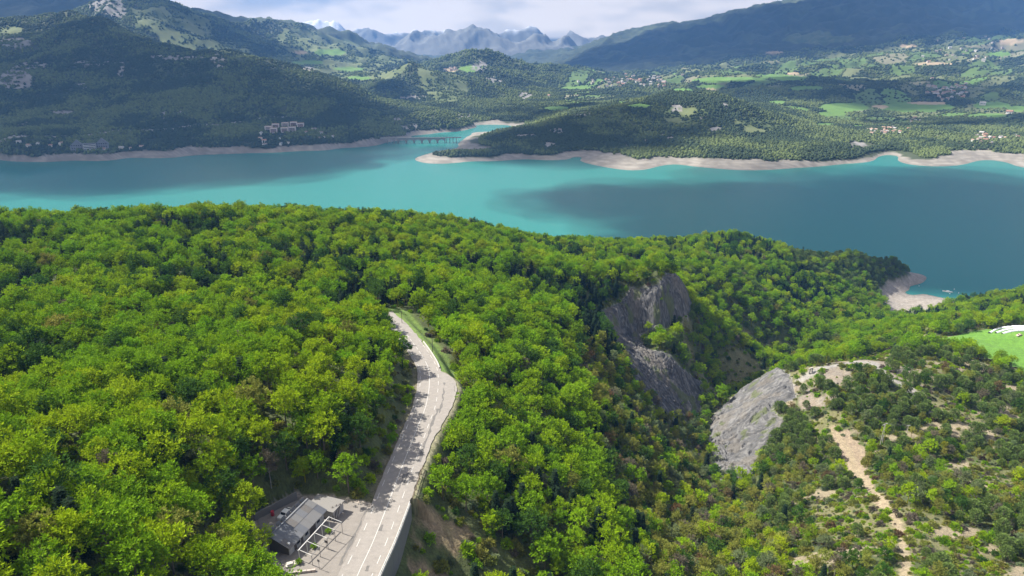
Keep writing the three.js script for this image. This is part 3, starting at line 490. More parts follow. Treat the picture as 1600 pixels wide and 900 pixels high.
function pine(seed, R, tall, tufts, per, len) {                       // mountain pine: rounded, open, needle tufts
  const r = mulberry(seed), L = new Leaves(), wood = [bar([0, -1, 0], [0.3 * (r() - 0.5), tall * 0.93, 0.3 * (r() - 0.5)], R * 0.07, 6, 0.04)];
  for (let k = 0; k < tufts; k++) {
    const t = Math.pow((k + r()) / tufts, 0.85), y = tall * (0.26 + 0.72 * t), q = R * (t < 0.25 ? 0.7 + 1.2 * t : Math.sqrt(Math.max(0.02, 1 - ((t - 0.25) / 0.78) ** 2.0))) * (0.45 + 0.6 * r()), a = k * 2.39996 + r();
    const c = V(Math.cos(a) * q, y, Math.sin(a) * q); if (k % 3 === 0) wood.push(bar([0, y - 0.25 * q - 0.2, 0], c.toArray(), R * 0.02, 3, 0.02));
    const out = V(Math.cos(a) * 0.6, 0.75, Math.sin(a) * 0.6).normalize(), tone = 0.78 + 0.44 * r();
    for (let b = 0; b < per; b++) { const side = randDir(r), dir = out.clone().addScaledVector(side, 0.95).normalize(), tt = tone * (0.85 + 0.3 * r()); L.blade(c.x + side.x * 0.38, c.y + side.y * 0.22, c.z + side.z * 0.38, dir, randDir(r), len * (0.7 + 0.5 * r()), len * 0.38, [tt, tt, tt]); }
  }
  return { crown: L.build(), trunk: join(wood) };
}
function shrub(seed, R, tall, n, len) {
  const r = mulberry(seed), L = new Leaves(), wood = [];
  for (let k = 0; k < 5; k++) { const a = k * 1.3 + r(); wood.push(bar([0, -0.4, 0], [Math.cos(a) * R * 0.6, tall * (0.5 + 0.3 * r()), Math.sin(a) * R * 0.6], 0.06, 4, 0.02)); }
  for (let k = 0; k < n; k++) {
    const o = randDir(r); o.y = Math.abs(o.y) * 0.9 + 0.05; const q = 0.55 + 0.45 * Math.sqrt(r()), lump = 0.8 + 0.35 * Math.sin(o.x * 5 + seed) * Math.cos(o.z * 4 + seed), c = V(o.x * R * q * lump, o.y * tall * q * lump, o.z * R * q * lump), dir = o.clone().addScaledVector(randDir(r), 0.8).normalize(), t = 0.8 + 0.4 * r();
    L.blade(c.x, c.y, c.z, dir, V(0, 1, 0).addScaledVector(randDir(r), 1).normalize(), len * (0.6 + 0.7 * r()), len * 0.5, [t, t, t]);
  }
  return { crown: L.build(), trunk: join(wood) };
}
const leafMat = (c, through = 0.3) => new THREE.MeshPhysicalMaterial({ color: new THREE.Color().setRGB(...c), vertexColors: true, roughness: 0.9, transmission: through, thickness: 0, side: THREE.DoubleSide, specularIntensity: 0.08 });
const barkMat = std(0.13, 0.105, 0.08, 0.95), barkPale = std(0.27, 0.25, 0.22, 0.95);
const forms = {
  broad: [broadleaf(11, 4.6, 11.5, 13, 9, 15, 0.62), broadleaf(12, 4.0, 12.5, 12, 9, 15, 0.6), broadleaf(13, 5.2, 11, 15, 9, 14, 0.64), broadleaf(14, 3.6, 10, 11, 9, 15, 0.58), broadleaf(15, 4.4, 13, 13, 9, 15, 0.6)],
  slim: [broadleaf(21, 2.4, 10.5, 10, 9, 12, 0.5), broadleaf(22, 2.9, 9, 11, 8, 12, 0.5)],
  fir: [conifer(31, 2.7, 13, 0.22, 15, 15, 0.95), conifer(32, 2.3, 11.5, 0.3, 14, 14, 0.9)],
  pine: [pine(41, 2.9, 8.2, 96, 15, 0.75), pine(42, 2.5, 7.2, 84, 15, 0.7), pine(43, 3.3, 9, 110, 15, 0.78)],
  shrub: [shrub(51, 1.7, 1.9, 520, 0.5), shrub(52, 1.3, 1.5, 420, 0.45)],
};
// spring foliage, linear base colours
const hue = {
  fresh: [0.225, 0.345, 0.005], lime: [0.275, 0.375, 0.006], green: [0.172, 0.308, 0.007], deep: [0.058, 0.125, 0.016], olive: [0.215, 0.232, 0.045], grey: [0.15, 0.19, 0.09], rust: [0.155, 0.105, 0.05], pine: [0.140, 0.205, 0.050], fir: [0.020, 0.038, 0.016], gold: [0.22, 0.215, 0.015], bare: [0.15, 0.13, 0.095],
};
const tintMat = {}; for (const k in hue) tintMat[k] = leafMat(hue[k], k === 'pine' || k === 'fir' ? 0.12 : 0.32);
const wildMat = leafMat([1, 1, 1], 0.28), needleMat = leafMat([1, 1, 1], 0.12);

// choose a kind for a spot
function kindAt(x, d, r) {
  const b = x / d, p = fbm(x / 55 + 11, d / 55, 3), q = fbm(x / 90 + 80, d / 90 + 7, 3), rightSide = smooth(70, 150, x - Math.max(0, d - 450) * 0.35), east = smooth(15, 70, x) * smooth(420, 330, d);
  const roll = r();
  let conif = smooth(0.545, 0.64, p) * (x > -20 && d < 330 ? 0.2 : 0.7) + (d > 560 && x < 200 ? 0.16 : 0.035), pineK = 0;
  if (rightSide > 0 && d < 620) { pineK = rightSide * mix(0.25, 0.8, smooth(0.36, 0.54, q)); conif *= 0.2; if (d > 400) pineK *= 0.55; }
  if (d > 560 && x > 100) pineK = Math.max(pineK, 0.5 * smooth(0.45, 0.6, q));
  if (d > 760 && x > 330) pineK = 0.85;
  if (roll < pineK) return ['pine', 'pine'];
  const r2 = r();
  if (r2 < conif) return r() < 0.75 ? ['fir', 'fir'] : ['broad', 'deep'];
  const r3 = r();
  if (east > 0.3 || (rightSide > 0.5 && d < 390)) return r3 < 0.06 ? ['slim', 'green'] : r3 < 0.16 ? ['broad', 'fresh'] : r3 < 0.54 ? ['slim', 'olive'] : r3 < 0.64 ? ['slim', 'lime'] : r3 < 0.68 ? ['slim', 'rust'] : r3 < 0.76 ? ['slim', 'bare'] : r3 < 0.88 ? ['slim', 'grey'] : ['broad', 'deep'];
  const warm = smooth(0.35, 0.65, fbm(x / 70 + 5, d / 70 + 45, 3));
  return r3 < 0.10 ? ['slim', warm > 0.5 ? 'fresh' : 'green'] : r3 < 0.40 ? ['broad', warm > 0.5 ? 'lime' : 'fresh'] : r3 < 0.70 ? ['broad', warm > 0.45 ? 'fresh' : 'green'] : r3 < 0.90 ? ['broad', 'green'] : r3 < 0.915 ? ['broad', 'olive'] : r3 < 0.925 ? ['slim', 'bare'] : ['broad', 'deep'];
}
// stand the trees on a jittered grid
const spots = [], rt = mulberry(77);
function standTree(x, d, kind, tint, s) { spots.push({ x, d, y: H(x, d), kind, tint, s, v: Math.floor(rt() * forms[kind].length), a: rt() * 6.28 }); }
const nearHit = (x, d) => {
  if (d < 380 && x < 20 && x > -160) {
    const [s, k] = toRoad(x, d), R = rightWidth(d);
    if (d < 318 && (s < 0 ? s > (d > 155 && d < 235 ? -11.5 : -8.5) : s < R + (d > 236 && d < 300 ? 11 : d < 155 ? 5 : 5.5))) return 0;
    if (hit({ poly: yard, x0: -70, x1: -34, d0: 105, d1: 160 }, x, d, 2.2)) return 0;
    if (x > -36 && x < -2 && d < 162 && d > 90 && hit(dirtBank, x, d, 1)) return 0.3;
  }
  return 1;
};
for (let d = 66; d < 1000; d += 4.5) for (let x = -0.92 * (d + 60); x < 0.92 * (d + 60); x += 4.5) {
  const X = x + (rt() - 0.5) * 4.4, D = d + (rt() - 0.5) * 4.4, drop = rt(), keep = nearHit(X, D);
  if (keep < 1 && drop > keep) continue;
  if (X * X + D * D < 70 * 70) continue;
  const h = H(X, D); if (h < 9.5 && D > 600) continue;
  if (D < 330 && X > -20 && h > 250) continue;
  const [, bare] = nearCover(X, D); if (bare > 0.5 || (bare > 0.25 && drop < 0.6)) continue;
  if (X > 100 && D < 330 && lineDist(track1, X, D) < 4.5) continue;
  const [kind, tint] = kindAt(X, D, rt), east = smooth(15, 70, X) * smooth(420, 330, D);
  if (kind === 'broad' && drop < 0.30) continue;
  if ((kind === 'fir') && drop < 0.1) continue;
  if (X > 95 && D < 400 && kind !== 'broad' && drop < 0.2) continue;
  if (X > 315 && X < 450 && D > 365 && D < 402) continue;
  standTree(X, D, kind, tint, (0.52 + 0.52 * rt()) * (kind === 'broad' && east > 0.4 ? 0.82 : 1) * (X < -62 && D < 190 ? 1.15 : 1) * (X > 90 && D < 300 ? 0.88 : 1));
}
for (const [x, d, k, t, s] of [[-58, 280, 'broad', 'fresh', 1.0], [-62, 289, 'broad', 'green', 1.0], [-60, 271, 'broad', 'deep', 0.9], [-68, 296, 'broad', 'fresh', 1.0], [-66, 282, 'broad', 'lime', 0.95], [-60, 126.5, 'broad', 'lime', 0.72], [-55.5, 121.5, 'broad', 'fresh', 0.7], [-57.8, 131.5, 'slim', 'lime', 0.8], [-68, 138, 'broad', 'deep', 0.9], [-66, 150, 'broad', 'green', 0.85], [-60, 158, 'broad', 'deep', 0.8], [-52, 158, 'broad', 'green', 0.75], [-45, 158.5, 'slim', 'bare', 0.75], [-45.5, 162, 'slim', 'olive', 0.6], [-47, 163, 'broad', 'deep', 0.7], [-56, 164, 'broad', 'green', 0.85], [-50, 169, 'broad', 'deep', 0.8], [-42.5, 170, 'slim', 'deep', 0.42], [-43, 178, 'slim', 'green', 0.45], [-42, 186, 'slim', 'deep', 0.4], [-41.5, 196, 'slim', 'green', 0.45], [-41.5, 206, 'slim', 'grey', 0.4], [-42, 214, 'slim', 'green', 0.42]]) standTree(x, d, k, t, s);
for (const [px, py, s] of [[1122, 812, 0.85], [1146, 818, 0.95], [1092, 806, 0.6], [1205, 858, 0.7], [1140, 880, 0.8], [1472, 715, 0.8]]) { const q = ground(px, py, 120); standTree(q[0], q[1], 'slim', 'gold', s); }
console.log('trees', spots.length);
// the largest in view are things of their own, the rest woodland
for (const s of spots) { const t = Math.hypot(s.x, s.d, EYE - s.y), u = s.x / (s.d * Math.cos(PITCH) + (EYE - s.y) * Math.sin(PITCH)) * FOCAL, v = ((s.y + 5 - EYE) * Math.cos(PITCH) + s.d * Math.sin(PITCH)) / (s.d * Math.cos(PITCH) + (EYE - s.y) * Math.sin(PITCH)) * FOCAL; s.size = (Math.abs(u) < 830 && Math.abs(v) < 480) ? s.s * (s.kind === 'broad' ? 4.5 : 2.8) / t : 0; s.py = 450 - v; s.px = 800 + u; }
const isThing = new Set();
for (const [kinds, n] of [[['broad'], 290], [['slim'], 150], [['pine'], 220], [['fir'], 70]]) spots.filter((s) => kinds.includes(s.kind) && s.size > 0).sort((a, b) => b.size - a.size).slice(0, n).forEach((s) => isThing.add(s));
const words = { fresh: 'fresh green', lime: 'yellow green', green: 'mid green', deep: 'dark green', olive: 'olive green', grey: 'silvery green', rust: 'rust brown', pine: 'olive green', fir: 'dark', gold: 'golden yellow', bare: 'half bare grey' };
const kindWord = { broad: ['broadleaf_tree', 'spreading broadleaf tree'], slim: ['young_tree', 'slender young tree'], pine: ['pine_tree', 'rounded pine'], fir: ['fir_tree', 'conical fir'] };
const marks = [[-55, 138, 24, 'beside the metal roofed shed'], [-30, 143, 15, 'below the road wall'], [-14, 150, 18, 'by the bare dirt bank'], [-20, 205, 16, 'beside the lay-by'], [-20, 258, 18, 'behind the grass verge of the bend'], [-48, 205, 20, 'on the dark bank above the road'], [-50, 175, 20, 'on the bank just past the shed'], [-60, 245, 22, 'inside the road bend'], [-60, 300, 26, 'where the road disappears'],
  [75, 455, 30, 'along the upper grey cliff'], [95, 395, 30, 'along the lower grey cliff'], [145, 350, 28, 'beside the pale marl slope'], [186, 387, 22, 'near the stone ruin'], [218, 389, 22, 'by the gravel track'], [186, 303, 18, 'around the twin-legged power pole'], [173, 307, 22, 'around the bare earth'], [150, 235, 24, 'beside the dirt track'], [130, 190, 26, 'at the near end of the dirt track'], [330, 450, 40, 'around the green meadow'], [290, 440, 26, 'by the trail to the meadow']];
function place(s) {
  let best = 1, say = null; for (const [x, d, r, w] of marks) { const q = Math.hypot(s.x - x, s.d - d) / r; if (q < best) { best = q; say = w; } }
  if (say) return say;
  const row = s.py > 790 ? 'bottom edge' : s.py > 660 ? 'low' : s.py > 540 ? 'mid height' : 'upper', col = s.px < 140 ? 'far left' : s.px < 300 ? 'left' : s.px < 470 ? 'left of the shed' : s.px < 640 ? 'by the road' : s.px < 800 ? 'right of the road' : s.px < 950 ? 'centre right' : s.px < 1110 ? 'above the ravine' : s.px < 1280 ? 'right of the ravine' : s.px < 1440 ? 'right' : 'far right';
  return `in the wood, ${row}, ${col}`;
}
const sizeWord = (s) => s.s > 0.92 ? 'tall ' : s.s < 0.72 ? 'small ' : '';
for (const s of spots) if (isThing.has(s)) {
  const f = forms[s.kind][s.v], where = place(s), what = `${sizeWord(s)}${words[s.tint]} ${kindWord[s.kind][1]}`;
  const g = thing(kindWord[s.kind][0], `${what} ${where}`, 'tree', `${what}s ${where}`);
  g.position.set(s.x, s.y, -s.d); g.rotation.y = s.a; g.scale.setScalar(s.s);
  part('trunk', f.trunk, s.tint === 'bare' ? barkPale : barkMat, g);
  part('crown', f.crown, tintMat[s.tint], g);
}
function mass(name, list, geo, mat, colourOf, label) {
  if (!list.length) return;
  const m = shadows(new THREE.InstancedMesh(geo, mat, list.length)), q = new THREE.Object3D(), c = new THREE.Color(); m.name = numbered(name);
  list.forEach((s, i) => { q.position.set(s.x, s.y - (s.sink ?? 0), -s.d); q.rotation.set(0, s.a, 0); q.scale.set(s.s, s.s * (s.t ?? 1), s.s); q.updateMatrix(); m.setMatrixAt(i, q.matrix); c.setRGB(...colourOf(s)); m.setColorAt(i, c); });
  m.userData.kind = 'stuff'; tag(m, label, 'woodland'); scene.add(m); return m;
}
const rc = mulberry(9), vary = (s) => { const k = 0.8 + 0.4 * rc(), c = hue[s.tint]; return [c[0] * k * (0.9 + 0.2 * rc()), c[1] * k, c[2] * k]; };
const whole = (f) => { const L = new Leaves(); L.p = Array.from(f.crown.attributes.position.array); L.c = Array.from(f.crown.attributes.color.array); L.add(f.trunk, [1.1, 0.7, 1.2]); return L.build(); };
for (const kind of ['broad', 'slim', 'fir', 'pine']) forms[kind].forEach((f, v) => mass({ broad: 'broadleaf_woodland', slim: 'young_woodland', fir: 'fir_woodland', pine: 'pine_woodland' }[kind], spots.filter((s) => !isThing.has(s) && s.kind === kind && s.v === v), whole(f), kind === 'fir' || kind === 'pine' ? needleMat : wildMat, vary, `${{ broad: 'dense spring green broadleaf', slim: 'young mixed', fir: 'dark conifer', pine: 'olive green pine' }[kind]} woodland covering the slopes above the lake`));
// undergrowth and scrub
{
  const list = [[], []], r = mulberry(31);
  for (let k = 0; k < 26000; k++) {
    const d = 75 + 520 * Math.pow(r(), 0.8), x = (r() * 2 - 1) * 0.86 * (d + 40), keep = nearHit(x, d), roll = r(), v = r() < 0.5 ? 0 : 1, a = r() * 6.28, s = 0.5 + 0.9 * r(), pick = r();
    if (d < 380 && x < 20 && x > -160) { const [o] = toRoad(x, d), R = rightWidth(d); if (o < 0 ? o > -4.9 - s : o < R + 1.6 + s) continue; if (hit({ poly: yard, x0: -70, x1: -34, d0: 105, d1: 160 }, x, d, 2.5)) continue; if (o > 0 && o < R + 8 && d > 236 && roll < 0.93) continue; }
    const h = H(x, d); if (h < 11 && d > 500) continue;
    const [, bare] = nearCover(x, d); if (bare > 0.85 ? roll > 0.035 : roll < 0.4 * bare) continue;
    if (hit(meadow, x, d, 4) || hit(clearing, x, d)) continue;
    list[v].push({ x, d, y: h, a, s, sink: 0.15, tint: pick < 0.38 ? 'olive' : pick < 0.52 ? 'green' : pick < 0.75 ? 'fresh' : pick < 0.85 ? 'grey' : pick < 0.87 ? 'rust' : pick < 0.95 ? 'bare' : 'deep' });
  }
  for (let k = 0; k < 15000; k++) {
    const d = 150 + 330 * r(), x = 85 + (0.84 * (d + 40) - 85) * r(), roll = r(), v = r() < 0.5 ? 0 : 1, a = r() * 6.28, s = 0.22 + 0.75 * r() * r(), pick = r();
    if (hit(meadow, x, d, 3) || hit(scarB, x, d) && roll > 0.05 || hit(scarA, x, d) && roll > 0.05) continue;
    const [, bare] = nearCover(x, d); if (bare > 0.8 && roll > 0.10) continue;
    list[v].push({ x, d, y: H(x, d), a, s, t: 0.6 + 0.5 * pick, sink: 0.08, tint: pick < 0.35 ? 'olive' : pick < 0.6 ? 'grey' : pick < 0.78 ? 'bare' : pick < 0.9 ? 'fresh' : 'green' });
  }
  list.forEach((l, v) => mass('scrub', l, whole(forms.shrub[v]), wildMat, vary, 'low leafy scrub growing under and between the trees'));
}
// forest on the far shore: rough crowns a few metres across
{
  const blobs = [1, 2, 3].map((seed) => { const r = mulberry(seed * 7), g = new THREE.IcosahedronGeometry(1, 1), p = g.attributes.position, key = {}; for (let i = 0; i < p.count; i++) { const k = [p.getX(i), p.getY(i), p.getZ(i)].map((v) => v.toFixed(2)).join(); const f = key[k] ??= 0.72 + 0.5 * r(); p.setXYZ(i, p.getX(i) * f, p.getY(i) * f * (seed === 3 ? 1.5 : 1) + 0.55, p.getZ(i) * f); } g.computeVertexNormals(); g.deleteAttribute('uv'); return g; });
  const lists = [[], [], []], r = mulberry(101);
  for (let k = 0; k < 520000; k++) {
    const d = 1150 * Math.pow(5600 / 1150, r()), x = (r() * 2 - 1) * 0.84 * d, roll = r(), s = 2.2 + 2.4 * r(), v = r() < 0.4 ? 0 : r() < 0.6 ? 1 : 2, a = r() * 6.28, pick = r();
    const h = H(x, d); if (h < 9) continue;
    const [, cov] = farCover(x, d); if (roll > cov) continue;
    const m = fbm(x / 140 + 3, d / 140, 3);
    lists[v].push({ x, d, y: h, a, s: s * mix(1, 1.7, smooth(2400, 5000, d)), t: 0.7 + 0.35 * pick, m, pick });
  }
  console.log('far trees', lists.map((l) => l.length));
  const mat = new THREE.MeshStandardMaterial({ roughness: 1 }), rr = mulberry(8);
  lists.forEach((l, v) => mass('far_forest', l, blobs[v], mat, (s) => { const k = 0.82 + 0.36 * rr(), c = mix3([0.034, 0.056, 0.020], [0.105, 0.138, 0.040], smooth(0.42, 0.62, s.m + 0.25 * (s.pick - 0.5))); return c.map((q) => q * k); }, 'dark forest covering the hills across the lake'));
}
const CLOUDS = [
  // px, py of the shaded ground, half-width, half-depth, thickness
  [60, 130, 700, 520, 2.2, 'cumulus shading the dark hill'], [300, 160, 600, 300, 2.2, 'cumulus shading the wooded spur'], [180, 212, 760, 230, 2.0, 'cumulus shading the far shore'], [500, 188, 260, 200, 1.6, 'cumulus shading the inlet bank'],
  [60, 266, 700, 250, 2.2, 'cumulus shading the lake'], [300, 258, 400, 150, 1.8, 'cumulus wisp over the lake'],
  [1180, 330, 400, 230, 2.0, 'cumulus shading the open lake'], [1430, 320, 520, 330, 2.2, 'cumulus shading the lake bay'], [1330, 385, 380, 180, 2.0, 'cumulus over the bay mouth'], [980, 310, 220, 130, 1.3, 'cumulus edge over the lake'], [1560, 370, 320, 190, 2.0, 'cumulus over the east bay'], [1520, 415, 260, 110, 1.8, 'cumulus over the beach bay'],
  [850, 215, 340, 220, 1.8, 'cumulus shading the peninsula'], [980, 190, 260, 160, 1.5, 'cumulus shading the peninsula wood'], [605, 140, 80, 170, 1.4, 'cumulus shading the cone hill'],
  [1330, 135, 700, 360, 1.9, 'cumulus shading the valley fields'], [1500, 190, 320, 130, 1.2, 'cumulus shading the shore woods'], [850, 175, 180, 180, 1.4, 'cumulus shading the side valley'],
  [1150, 65, 1500, 1100, 2.4, 'cumulus bank over the mountain', 2600], [1400, 25, 1600, 1100, 2.4, 'cumulus bank over the mountain', 2800], [1000, 85, 1100, 900, 2.0, 'cumulus bank over the mountain foot', 2400], [1580, 10, 1100, 1000, 2.4, 'cumulus bank over the mountain shoulder', 2800],
  [340, 42, 420, 380, 2.0, 'cumulus bank over the back ridge', 2600], [30, 12, 1300, 700, 2.2, 'cumulus bank over the west ridge', 2800],
];
// ---------------------------------------------------------------- the shed, its yard and the roadside
const W = (x, d, y) => new THREE.Vector3(x, y, -d);
const turnTo = (deg) => -deg * Math.PI / 180;                         // heading in degrees right of straight ahead
const concrete = std(0.17, 0.163, 0.15, 0.92, { bumpMap: dirtBump, bumpScale: 0.02 }), concretePale = std(0.44, 0.425, 0.39, 0.9), whitePaint = std(0.58, 0.57, 0.54, 0.6), greyPaint = std(0.20, 0.19, 0.18, 0.7), timber = std(0.17, 0.13, 0.09, 0.9), darkTimber = std(0.075, 0.06, 0.05, 0.9), steel = std(0.50, 0.50, 0.49, 0.42, { metalness: 0.6 }), glassDark = std(0.02, 0.025, 0.03, 0.12), rubber = std(0.025, 0.025, 0.025, 0.9);
{
  const y0 = grade(137), shed = thing('shed', 'long low roadside shed with grey corrugated metal roof', 'shed');
  shed.position.set(-51.04, y0, -130.32); shed.rotation.y = turnTo(19.6);
  const len = 14.4, ridgeX = -5.4, ridgeY = 4.7, eaveY = 2.75, backX = -6.7, backY = 4.12;
  const plaster = std(0.36, 0.345, 0.32, 0.92), boards = std(0.10, 0.085, 0.07, 0.9);
  part('wall', box(0.2, 2.95, len - 0.7, -0.75, 0.98, -len / 2), plaster, shed);
  part('wall', box(0.2, 4.6, len - 0.7, -6.3, 1.6, -len / 2), plaster, shed);
  const gable = new THREE.Shape([[-6.2, -0.6], [-0.85, -0.6], [-0.85, 2.8], [-5.4, 4.5], [-6.2, 4.1]].map(([a, b]) => new THREE.Vector2(a, b))), gg = () => new THREE.ExtrudeGeometry(gable, { depth: 0.18, bevelEnabled: false });
  part('gable_wall', gg().translate(0, 0, -0.52), boards, shed); part('gable_wall', gg().translate(0, 0, -len + 0.34), plaster, shed);
  for (const [a, w, h] of [[2.6, 0.95, 2.05], [5.1, 0.9, 2.05], [9.4, 2.4, 2.1]]) { const dr = part('door', box(0.06, h, w, -0.625, h / 2 - 0.1, -a), darkTimber, shed); part('door_handle', box(0.05, 0.12, 0.04, -0.58, 1.0, -a + w * 0.38), steel, dr); }
  for (const a of [3.8, 7.0, 11.8]) { const f = part('window', box(0.05, 0.8, 1.1, -0.628, 1.45, -a), glassDark, shed); part('sill', box(0.16, 0.06, 1.3, -0.58, 1.0, -a), plaster, f); }
  // roof: overlapping corrugated sheets, two courses down the long slope and one short course behind
  const sheetGeo = (w, l) => { const nu = 36, g = new THREE.PlaneGeometry(w, l, nu, 1), p = g.attributes.position; for (let i = 0; i < p.count; i++) p.setZ(i, 0.035 * Math.sin((p.getX(i) / w + 0.5) * Math.PI * 2 * 9)); g.computeVertexNormals(); return g; };
  const roofMats = [[0.13, 0.138, 0.152], [0.155, 0.16, 0.17], [0.11, 0.118, 0.135], [0.18, 0.178, 0.175], [0.145, 0.135, 0.125]].map(([r, g, b]) => std(r, g, b, 0.58, { metalness: 0.25, side: THREE.DoubleSide }));
  const rr = mulberry(4), slope = Math.atan2(ridgeY - eaveY, -ridgeX), L = Math.hypot(ridgeY - eaveY, ridgeX), cw = (len + 0.6) / 8, sg = sheetGeo(cw + 0.08, L / 2 + 0.15);
  for (let k = 0; k < 8; k++) for (let c = 0; c < 2; c++) {
    const m = part('roof_sheet', sg, roofMats[Math.floor(rr() * 5)], shed), t = c ? 0.75 : 0.25;
    m.position.set(mix(0, ridgeX, t), mix(eaveY, ridgeY, t) + 0.05 + 0.05 * c + 0.03 * (k % 2), -(k + 0.5) * cw + 0.3);
    m.rotation.set(0, 0, 0); m.quaternion.setFromRotationMatrix(new THREE.Matrix4().makeBasis(V(0, 0, -1), V(-Math.cos(slope), Math.sin(slope), 0), V(Math.sin(slope), Math.cos(slope), 0)));
  }
  const s2 = Math.atan2(ridgeY - backY, ridgeX - backX), L2 = Math.hypot(ridgeY - backY, ridgeX - backX), sg2 = sheetGeo(cw + 0.08, L2 + 0.1), backMat = roofMats[1];
  for (let k = 0; k < 8; k++) { const m = part('roof_sheet', sg2, backMat, shed); m.position.set((ridgeX + backX) / 2, (ridgeY + backY) / 2 + 0.08 + 0.012 * (k % 2), -(k + 0.5) * cw + 0.3); m.quaternion.setFromRotationMatrix(new THREE.Matrix4().makeBasis(V(0, 0, -1), V(Math.cos(s2), Math.sin(s2), 0), V(-Math.sin(s2), Math.cos(s2), 0))); }
  part('ridge_cap', beam([ridgeX, ridgeY + 0.17, 0.34], [ridgeX, ridgeY + 0.17, -len - 0.34], 0.42, 0.06), backMat, shed);
  part('vent_box', box(0.5, 0.5, 0.5, -0.9, 3.35, -0.7), whitePaint, shed);
  part('gutter', bar([0.06, 2.68, 0.3], [0.06, 2.68, -len - 0.3], 0.07, 6), greyPaint, shed);

  // flat-roofed lean-to at the far end, with old beams leaning on it
  const lean = thing('lean_to', 'flat dusty roofed lean-to behind the far end of the metal roofed shed', 'outbuilding'); lean.position.copy(shed.position); lean.rotation.y = shed.rotation.y;
  part('wall', box(7.4, 2.6, 0.2, -2.4, 0.7, -15.5), plaster, lean); part('wall', box(0.2, 2.6, 4.0, 1.2, 0.7, -17.6), plaster, lean); part('wall', box(0.2, 2.6, 4.0, -6.0, 0.7, -17.6), plaster, lean); part('wall', box(7.4, 2.6, 0.2, -2.4, 0.7, -19.7), plaster, lean);
  part('roof', new THREE.BoxGeometry(8.0, 0.16, 5.2, 8, 1, 6).translate(-2.4, 2.12, -17.6), std(0.20, 0.19, 0.175, 0.95, { bumpMap: dirtBump, bumpScale: 0.06 }), lean);
  const rb = mulberry(12);
  for (let k = 0; k < 7; k++) { const b = part('beam', beam([1.3 + k * 0.16, 0.15 + 0.02 * k, -14.6 - 0.25 * k], [0.1 + k * 0.25, 2.45 + 0.12 * rb(), -16.6 - 0.45 * k + rb() * 0.3], 0.14, 0.14), k % 2 ? darkTimber : std(0.30, 0.27, 0.24, 0.9), k ? lean.userData.pile : (lean.userData.pile = thing('timber_pile', 'loose wooden beams leaning on the lean-to beside the shed', 'timber'))); if (!k) { b.parent.position.copy(shed.position); b.parent.rotation.copy(shed.rotation); } }
  delete lean.userData.pile;
}
// pergola frame in front of the shed
{
  const p = thing('pergola', 'bare white and grey metal pergola frame on the forecourt', 'pergola'), l0 = [-48.77, 129.2], l1 = [-44.78, 140.76], r0 = [-45.3, 127.41], r1 = [-41.17, 138.88], top = 190.0;
  const P = (a, b, t, y) => [mix(a[0], b[0], t), y, -mix(a[1], b[1], t)];
  part('top_beam', beam(P(l0, l1, -0.02, top), P(l0, l1, 1.02, top), 0.16, 0.16), whitePaint, p);
  part('side_beam', beam(P(r0, r1, -0.02, top), P(r0, r1, 1.02, top), 0.09, 0.09), greyPaint, p);
  for (let k = 0; k < 5; k++) {
    const t = k / 4, a = P(l0, l1, t, 0), b = P(r0, r1, t, 0);
    part('post', beam([a[0], grade(-a[2]) - 0.2, a[2]], [a[0], top - 0.1, a[2]], 0.13, 0.13), whitePaint, p);
    part('post', beam([b[0], grade(-b[2]) - 0.2, b[2]], [b[0], top - 0.045, b[2]], 0.1, 0.1), greyPaint, p);
    part('cross_beam', beam([a[0], top + 0.15, a[2]], [b[0], top + 0.095, b[2]], 0.09, 0.09), whitePaint, p);
  }
}
function signPost(name, label, x, d, hgt, bw, bh, mat) {
  const s = thing(name, label, 'sign'); s.position.set(x, grade(d), -d); s.rotation.y = turnTo(25);
  part('post', bar([0, -0.3, 0], [0, hgt, 0], 0.05, 8), greyPaint, s); const b = part('board', rbox(bw, bh, 0.05, 0.02, 0, hgt - bh / 2, 0.08), mat, s); part('rim', rbox(bw + 0.06, bh + 0.06, 0.02, 0.008, 0, hgt - bh / 2, 0.04), greyPaint, b);
}
signPost('notice_board', 'dark notice board on a post under the pergola', -43.6, 133.2, 2.5, 0.9, 0.7, darkTimber);
signPost('sign_post', 'small dark sign on a post at the near end of the forecourt', -43.46, 126.2, 2.7, 0.6, 0.6, greyPaint);
signPost('sign_post', 'short dark sign at the far corner of the forecourt', -42.4, 145.2, 1.6, 0.5, 0.5, greyPaint);
for (const [x, d, label] of [[-44.68, 139.4, 'clipped green shrub in a tub by the far pergola post'], [-46.64, 133.6, 'clipped green shrub in a tub by the middle of the pergola'], [-48.6, 128.2, 'dark shrub in a tub at the near corner of the pergola']]) {
  const t = thing('potted_shrub', label, 'plant', 'potted shrubs under the pergola'); t.position.set(x, grade(d), -d);
  part('tub', new THREE.CylinderGeometry(0.5, 0.4, 0.5, 12).translate(0, 0.25, 0), std(0.16, 0.13, 0.10, 0.9), t);
  const f = part('foliage', forms.shrub[1].crown, tintMat.green, t); f.position.y = 0.4; f.scale.set(0.62, 0.5, 0.62);
}
